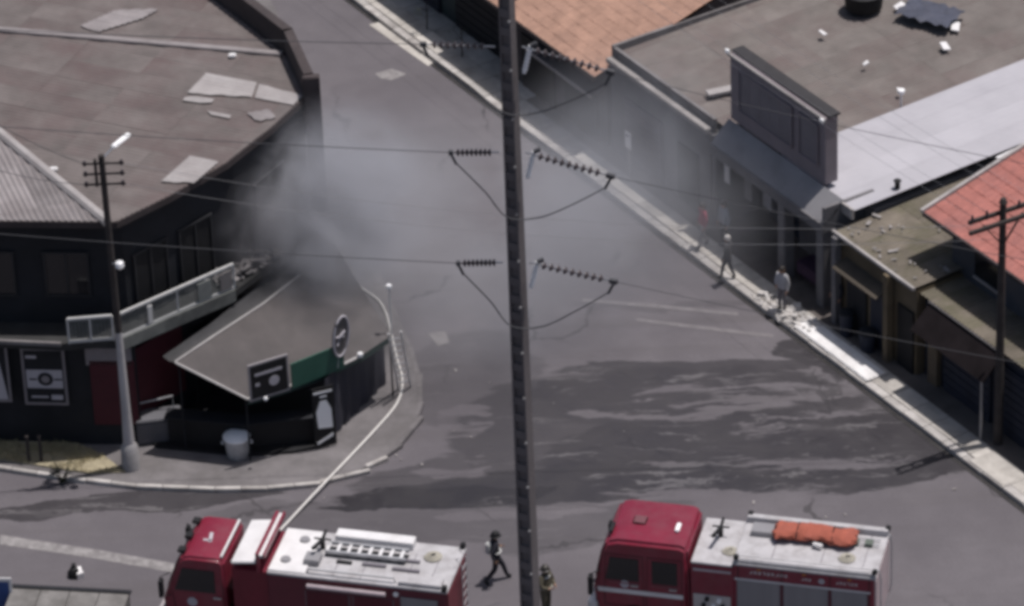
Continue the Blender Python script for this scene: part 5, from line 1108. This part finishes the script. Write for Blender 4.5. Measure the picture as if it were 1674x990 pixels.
    if helmet:
        h = MB(); n_ = 14
        prof_ = [(0.155, -0.03), (0.15, -0.02), (0.115, 0.0), (0.112, 0.06), (0.085, 0.11), (0.03, 0.135)]
        vs = [(hd.x + r_ * math.cos(2 * math.pi * j / n_) * 1.12, hd.y + r_ * math.sin(2 * math.pi * j / n_), hd.z + 0.03 + z) for r_, z in prof_ for j in range(n_)]
        h.add(vs, [(i * n_ + j, i * n_ + (j + 1) % n_, (i + 1) * n_ + (j + 1) % n_, (i + 1) * n_ + j) for i in range(len(prof_) - 1) for j in range(n_)] + [tuple((len(prof_) - 1) * n_ + j for j in range(n_))]); h.build('helmet', helmet, root, smooth=True)
    if hair:
        h = MB(); n_ = 12; prof_ = [(0.102, -0.01), (0.108, 0.03), (0.10, 0.075), (0.07, 0.11), (0.02, 0.125)]
        vs = [(hd.x - 0.018 + r_ * math.cos(2 * math.pi * j / n_), hd.y + r_ * math.sin(2 * math.pi * j / n_), hd.z + 0.012 + z - (0.05 if math.cos(2 * math.pi * j / n_) < 0 and i_ == 0 else 0)) for i_, (r_, z) in enumerate(prof_) for j in range(n_)]
        h.add(vs, [(i * n_ + j, i * n_ + (j + 1) % n_, (i + 1) * n_ + (j + 1) % n_, (i + 1) * n_ + j) for i in range(len(prof_) - 1) for j in range(n_)] + [tuple((len(prof_) - 1) * n_ + j for j in range(n_))]); h.build('hair', hair, root, smooth=True)
    for nm_, mb_, m_ in (extra or []): mb_.build(nm_, m_, root, smooth=True)
    return root
def cloth(n, c_): return mat('cloth_' + n, c_, 0.85, 0.15, 6, 0.1)
uni = cloth('navy', (0.022, 0.022, 0.03)); khaki = cloth('khaki', (0.085, 0.075, 0.052)); refl = cloth('reflective', (0.55, 0.55, 0.53)); hair_d = mat('hair_dark', (0.02, 0.016, 0.014), 0.6, 0.2, 8)
stride = dict(knl=(0.22, 0.11, 0.52), anl=(0.34, 0.12, 0.10), tol=(0.47, 0.13, 0.05), knr=(-0.06, -0.10, 0.50), anr=(-0.36, -0.10, 0.14), tor=(-0.24, -0.11, 0.04))
fp = P(812, 951)
bands = MB(); bands.tube([(0.15 * math.cos(a), 0.185 * math.sin(a), 1.12) for a in [2 * math.pi * j / 16 for j in range(17)]], 0.03, 5, cap=False)
tank = MB().tube([(-0.20, -0.02, 1.05), (-0.21, -0.02, 1.10), (-0.20, -0.02, 1.40), (-0.19, -0.02, 1.46)], [0.05, 0.09, 0.09, 0.04], 10)
hcoil = MB().tube([(0.05 + 0.02 * math.cos(a), 0.22 + 0.13 * math.cos(a), 1.20 + 0.22 * math.sin(a)) for a in [2 * math.pi * j / 20 for j in range(21)]], 0.05, 7, cap=False)
person('person', 'firefighter in dark uniform striding across the road beside the tall pole', (fp.x, fp.y, 0.0), R(12), {**stride, 'wrl': (0.20, 0.24, 1.05), 'hal': (0.25, 0.20, 1.08), 'ell': (0.02, 0.28, 1.12), 'elr': (-0.16, -0.26, 1.16), 'wrr': (-0.10, -0.28, 0.92), 'har': (-0.06, -0.28, 0.86)}, dict(top=uni, legs=uni, bulk=1.18), 1.78, helmet=black,
       extra=[('reflective_belt', bands, refl), ('hose_coil', hcoil, cloth('grey_hose', (0.12, 0.12, 0.13))), ('air_tank', tank, refl)])
fp = P(893, 1006)
col_ = MB().tube([(0.12 * math.cos(a), 0.15 * math.sin(a), 1.40) for a in [2 * math.pi * j / 16 for j in range(17)]], 0.028, 5, cap=False)
bl_ = MB().tube([(0.19 * math.cos(a), 0.215 * math.sin(a), 1.06) for a in [2 * math.pi * j / 16 for j in range(17)]], 0.026, 5, cap=False)
person('person', 'firefighter in khaki coat standing right of the tall pole, cut by the bottom edge', (fp.x, fp.y, 0.0), R(-40), {'elr': (0.08, -0.27, 1.16), 'wrr': (0.24, -0.14, 1.10), 'har': (0.30, -0.10, 1.11), 'ell': (0.05, 0.27, 1.15), 'wrl': (0.22, 0.16, 1.06), 'hal': (0.28, 0.13, 1.06)}, dict(top=khaki, legs=khaki, bulk=1.22), 1.78, helmet=mat('helmet_dark', (0.05, 0.045, 0.04), 0.4, 0.1, 3), extra=[('reflective_collar', col_, refl), ('belt', bl_, cloth('pale_belt', (0.3, 0.29, 0.24)))])
walk = dict(knl=(0.14, 0.10, 0.50), anl=(0.20, 0.11, 0.09), tol=(0.34, 0.12, 0.05), knr=(-0.02, -0.10, 0.50), anr=(-0.22, -0.10, 0.11), tor=(-0.09, -0.11, 0.04))
def on_pave(px, py): p = P(px, py, PV + 0.02); return (p.x, p.y, PV + 0.02)
person('person', 'passer-by in red shirt and pale trousers walking on the pavement', on_pave(1150, 404), R(200), walk, dict(top=cloth('red', (0.28, 0.03, 0.06)), legs=cloth('pale', (0.28, 0.27, 0.27)), shoes=cloth('shoe', (0.05, 0.05, 0.05))), 1.68, hair=hair_d)
person('person', 'onlooker in light blue shirt standing behind the red-shirted passer-by', on_pave(1184, 402), R(215), {}, dict(top=cloth('pale_blue', (0.20, 0.23, 0.27)), legs=uni), 1.72, hair=hair_d)
person('person', 'pale-haired person in dark clothes at the kerb before the marquee shop', on_pave(1190, 456), R(150), walk, dict(top=cloth('dark_grey', (0.05, 0.048, 0.052)), legs=uni), 1.65, hair=mat('hair_pale', (0.4, 0.38, 0.36), 0.7, 0.1, 6))
person('person', 'person in white top standing by the marquee column', on_pave(1279, 508), R(230), {'elr': (0.06, -0.22, 1.15), 'wrr': (0.16, -0.12, 1.02), 'har': (0.22, -0.1, 1.02)}, dict(top=cloth('white', (0.42, 0.41, 0.42)), legs=cloth('grey_trouser', (0.16, 0.15, 0.16))), 1.66, hair=hair_d)
person('person', 'person in black standing against the ochre shop wall', on_pave(1368, 522), R(210), {}, dict(top=uni, legs=cloth('black', (0.02, 0.02, 0.022))), 1.74, hair=hair_d)

# ------------------------------------------------------------------ foreground corner: wall, blue sign, rubbish
wa, wb = P(20, 958, 1.1), P(212, 968, 1.1)
concrete_m = mat('stained_concrete', (0.17, 0.162, 0.155), 0.9, 0.3, 1.6, 0.3, 20, dirt=(0.08, 0.075, 0.07), damt=0.8, dscale=1.0)
cw = thing('low_wall', 'low broad-topped stained concrete wall at the bottom corner', 'wall', (wa.x, wa.y, 0), math.atan2(wb.y - wa.y, wb.x - wa.x)); L_ = (wb - wa).length
for k in range(4): MB().box((L_ * k / 4 + 0.01, -1.9, 0), (L_ * (k + 1) / 4 - 0.01, 0, 1.1)).build('wall_panel', concrete_m, cw, bevel=0.01, seg=1)
MB().box((-0.05, -0.10, 1.10), (L_ + 0.05, 0.05, 1.15)).build('coping', dark_wall, cw)
cw2 = MB().box((L_ + 0.05, -0.8, 0), (L_ + 2.2, -0.35, 0.55)).build('low_dark_block', dark_wall, cw)  # low near-black box past the wall end
bs = P(8, 944, 1.6); SGN = thing('blue_sign', 'blue signboard with white border at the bottom corner', 'sign', (bs.x, bs.y, 0), R(-4))
MB().box((-0.9, -0.04, 0.55), (0.18, 0, 1.6)).build('border', white_p, SGN); MB().box((-0.9, -0.05, 0.55), (0.10, -0.042, 1.48)).build('face', blue_s, SGN)
for x in (-0.8, 0.05): MB().tube([(x, 0.03, 0), (x, 0.03, 1.5)], 0.03, 6).build('leg', steel, SGN)
p = P(122, 942); tb = thing('rubbish_bag', 'small black rubbish bag left on the asphalt', 'bag', (p.x, p.y, 0)); rr = random.Random(2)
vs = []; n_ = 10
for i, (r_, z) in enumerate(((0.12, 0.0), (0.19, 0.06), (0.18, 0.18), (0.12, 0.3), (0.04, 0.36), (0.07, 0.44))):
    for k in range(n_): a = 2 * math.pi * k / n_; q = r_ * rr.uniform(0.85, 1.12); vs.append((q * math.cos(a), q * math.sin(a), z))
MB().add(vs, [(i * n_ + k, i * n_ + (k + 1) % n_, (i + 1) * n_ + (k + 1) % n_, (i + 1) * n_ + k) for i in range(5) for k in range(n_)] + [tuple(range(n_ - 1, -1, -1)), tuple(5 * n_ + k for k in range(n_))]).build('bag', black, tb)
p = P(131, 944); pb_ = thing('carton', 'small white carton beside the black rubbish bag', 'box', (p.x, p.y, 0), R(25)); MB().box((-0.1, -0.08, 0), (0.1, 0.08, 0.2)).build('box', white_p, pb_); MB().slab([(-0.1, 0.08, 0.2), (0.1, 0.08, 0.2), (0.12, 0.2, 0.26), (-0.08, 0.2, 0.26)], 0.01).build('flap', white_p, pb_)
# scattered litter on the road
LT = MB(); rb = random.Random(14)
for (x, y) in ((712, 550), (800, 626), (762, 620), (745, 606), (648, 745), (655, 752), (512, 800), (1382, 842), (1410, 858), (1350, 846), (1232, 822), (1020, 706), (742, 705), (770, 715), (690, 760), (1560, 800), (530, 815), (1240, 690), (660, 560), (905, 660)):
    p = P(x, y); s_ = rb.choice((0.02, 0.03, 0.04, 0.06)); d = Vector((rb.uniform(-1, 1), rb.uniform(-1, 1), 0)).normalized() * s_; LT.bar(p - d + Vector((0, 0, 0.02)), p + d + Vector((0, 0, 0.04)), s_, 0.012)
tag(LT.build('litter', concrete), 'pale scraps of litter strewn over the road', 'litter', kind='stuff')

# ------------------------------------------------------------------ smoke
def smoke(name, label, cx, rx, dens, seed, col=(0.80, 0.81, 0.86), scale=0.5, lo=0.42, hi=0.75):
    m = bpy.data.materials.new('smoke_' + str(seed)); m.use_nodes = True; nt = m.node_tree; N = nt.nodes; L = nt.links
    for n_ in list(N):
        if n_.type != 'OUTPUT_MATERIAL': N.remove(n_)
    out = N['Material Output']; pv = N.new('ShaderNodeVolumePrincipled'); pv.inputs['Color'].default_value = (*col, 1); pv.inputs['Anisotropy'].default_value = 0.1
    tc = N.new('ShaderNodeTexCoord'); ln = N.new('ShaderNodeVectorMath'); ln.operation = 'LENGTH'; L.new(tc.outputs['Object'], ln.inputs[0])
    geo = N.new('ShaderNodeNewGeometry'); of = N.new('ShaderNodeVectorMath'); of.operation = 'ADD'; of.inputs[1].default_value = (seed * 3.1, seed * 1.7, 0); L.new(geo.outputs['Position'], of.inputs[0])
    ns = N.new('ShaderNodeTexNoise'); ns.inputs['Scale'].default_value = scale; ns.inputs['Detail'].default_value = 5; ns.inputs['Roughness'].default_value = 0.55; ns.inputs['Distortion'].default_value = 0.6; L.new(of.outputs[0], ns.inputs['Vector'])
    fo = N.new('ShaderNodeMapRange'); fo.interpolation_type = 'SMOOTHSTEP'; fo.inputs[1].default_value = 1.0; fo.inputs[2].default_value = 0.1; L.new(ln.outputs['Value'], fo.inputs[0])
    nr = N.new('ShaderNodeMapRange'); nr.inputs[1].default_value = lo; nr.inputs[2].default_value = hi; nr.inputs[4].default_value = dens; L.new(ns.outputs[0], nr.inputs[0])
    mu = N.new('ShaderNodeMath'); mu.operation = 'MULTIPLY'; L.new(fo.outputs[0], mu.inputs[0]); L.new(nr.outputs[0], mu.inputs[1]); L.new(mu.outputs[0], pv.inputs['Density']); L.new(pv.outputs[0], out.inputs['Volume'])
    me = bpy.data.meshes.new(name); bm = bmesh.new(); bmesh.ops.create_icosphere(bm, subdivisions=3, radius=1.0); bm.to_mesh(me); bm.free(); me.materials.append(m)
    o = bpy.data.objects.new(name, me); C.objects.link(o); o.location = cx; o.scale = rx; return tag(o, label, 'smoke', kind='stuff')
smoke('smoke', 'thick grey smoke rolling out over the terrace end', (-6.1, -1.7, 4.9), (4.5, 4.3, 3.8), 2.3, 1, col=(0.70, 0.71, 0.76), scale=0.55, lo=0.38, hi=0.76)
smoke('smoke', 'dense dark smoke plume at the burning terrace doors', (-7.9, -3.7, 5.4), (1.7, 1.5, 1.7), 1.6, 5, col=(0.35, 0.35, 0.38), scale=0.8, lo=0.38, hi=0.7)
smoke('smoke', 'thin grey smoke drifting across the street', (-1.0, -0.8, 3.4), (10.5, 8.5, 3.7), 0.22, 2, col=(0.74, 0.75, 0.79), scale=0.24, lo=0.30, hi=0.70)
smoke('smoke', 'bluish smoke hanging before the orange-roofed house', (4.6, 4.4, 2.3), (5.6, 8.6, 3.0), 0.34, 3, col=(0.68, 0.70, 0.75), scale=0.32, lo=0.30, hi=0.76)
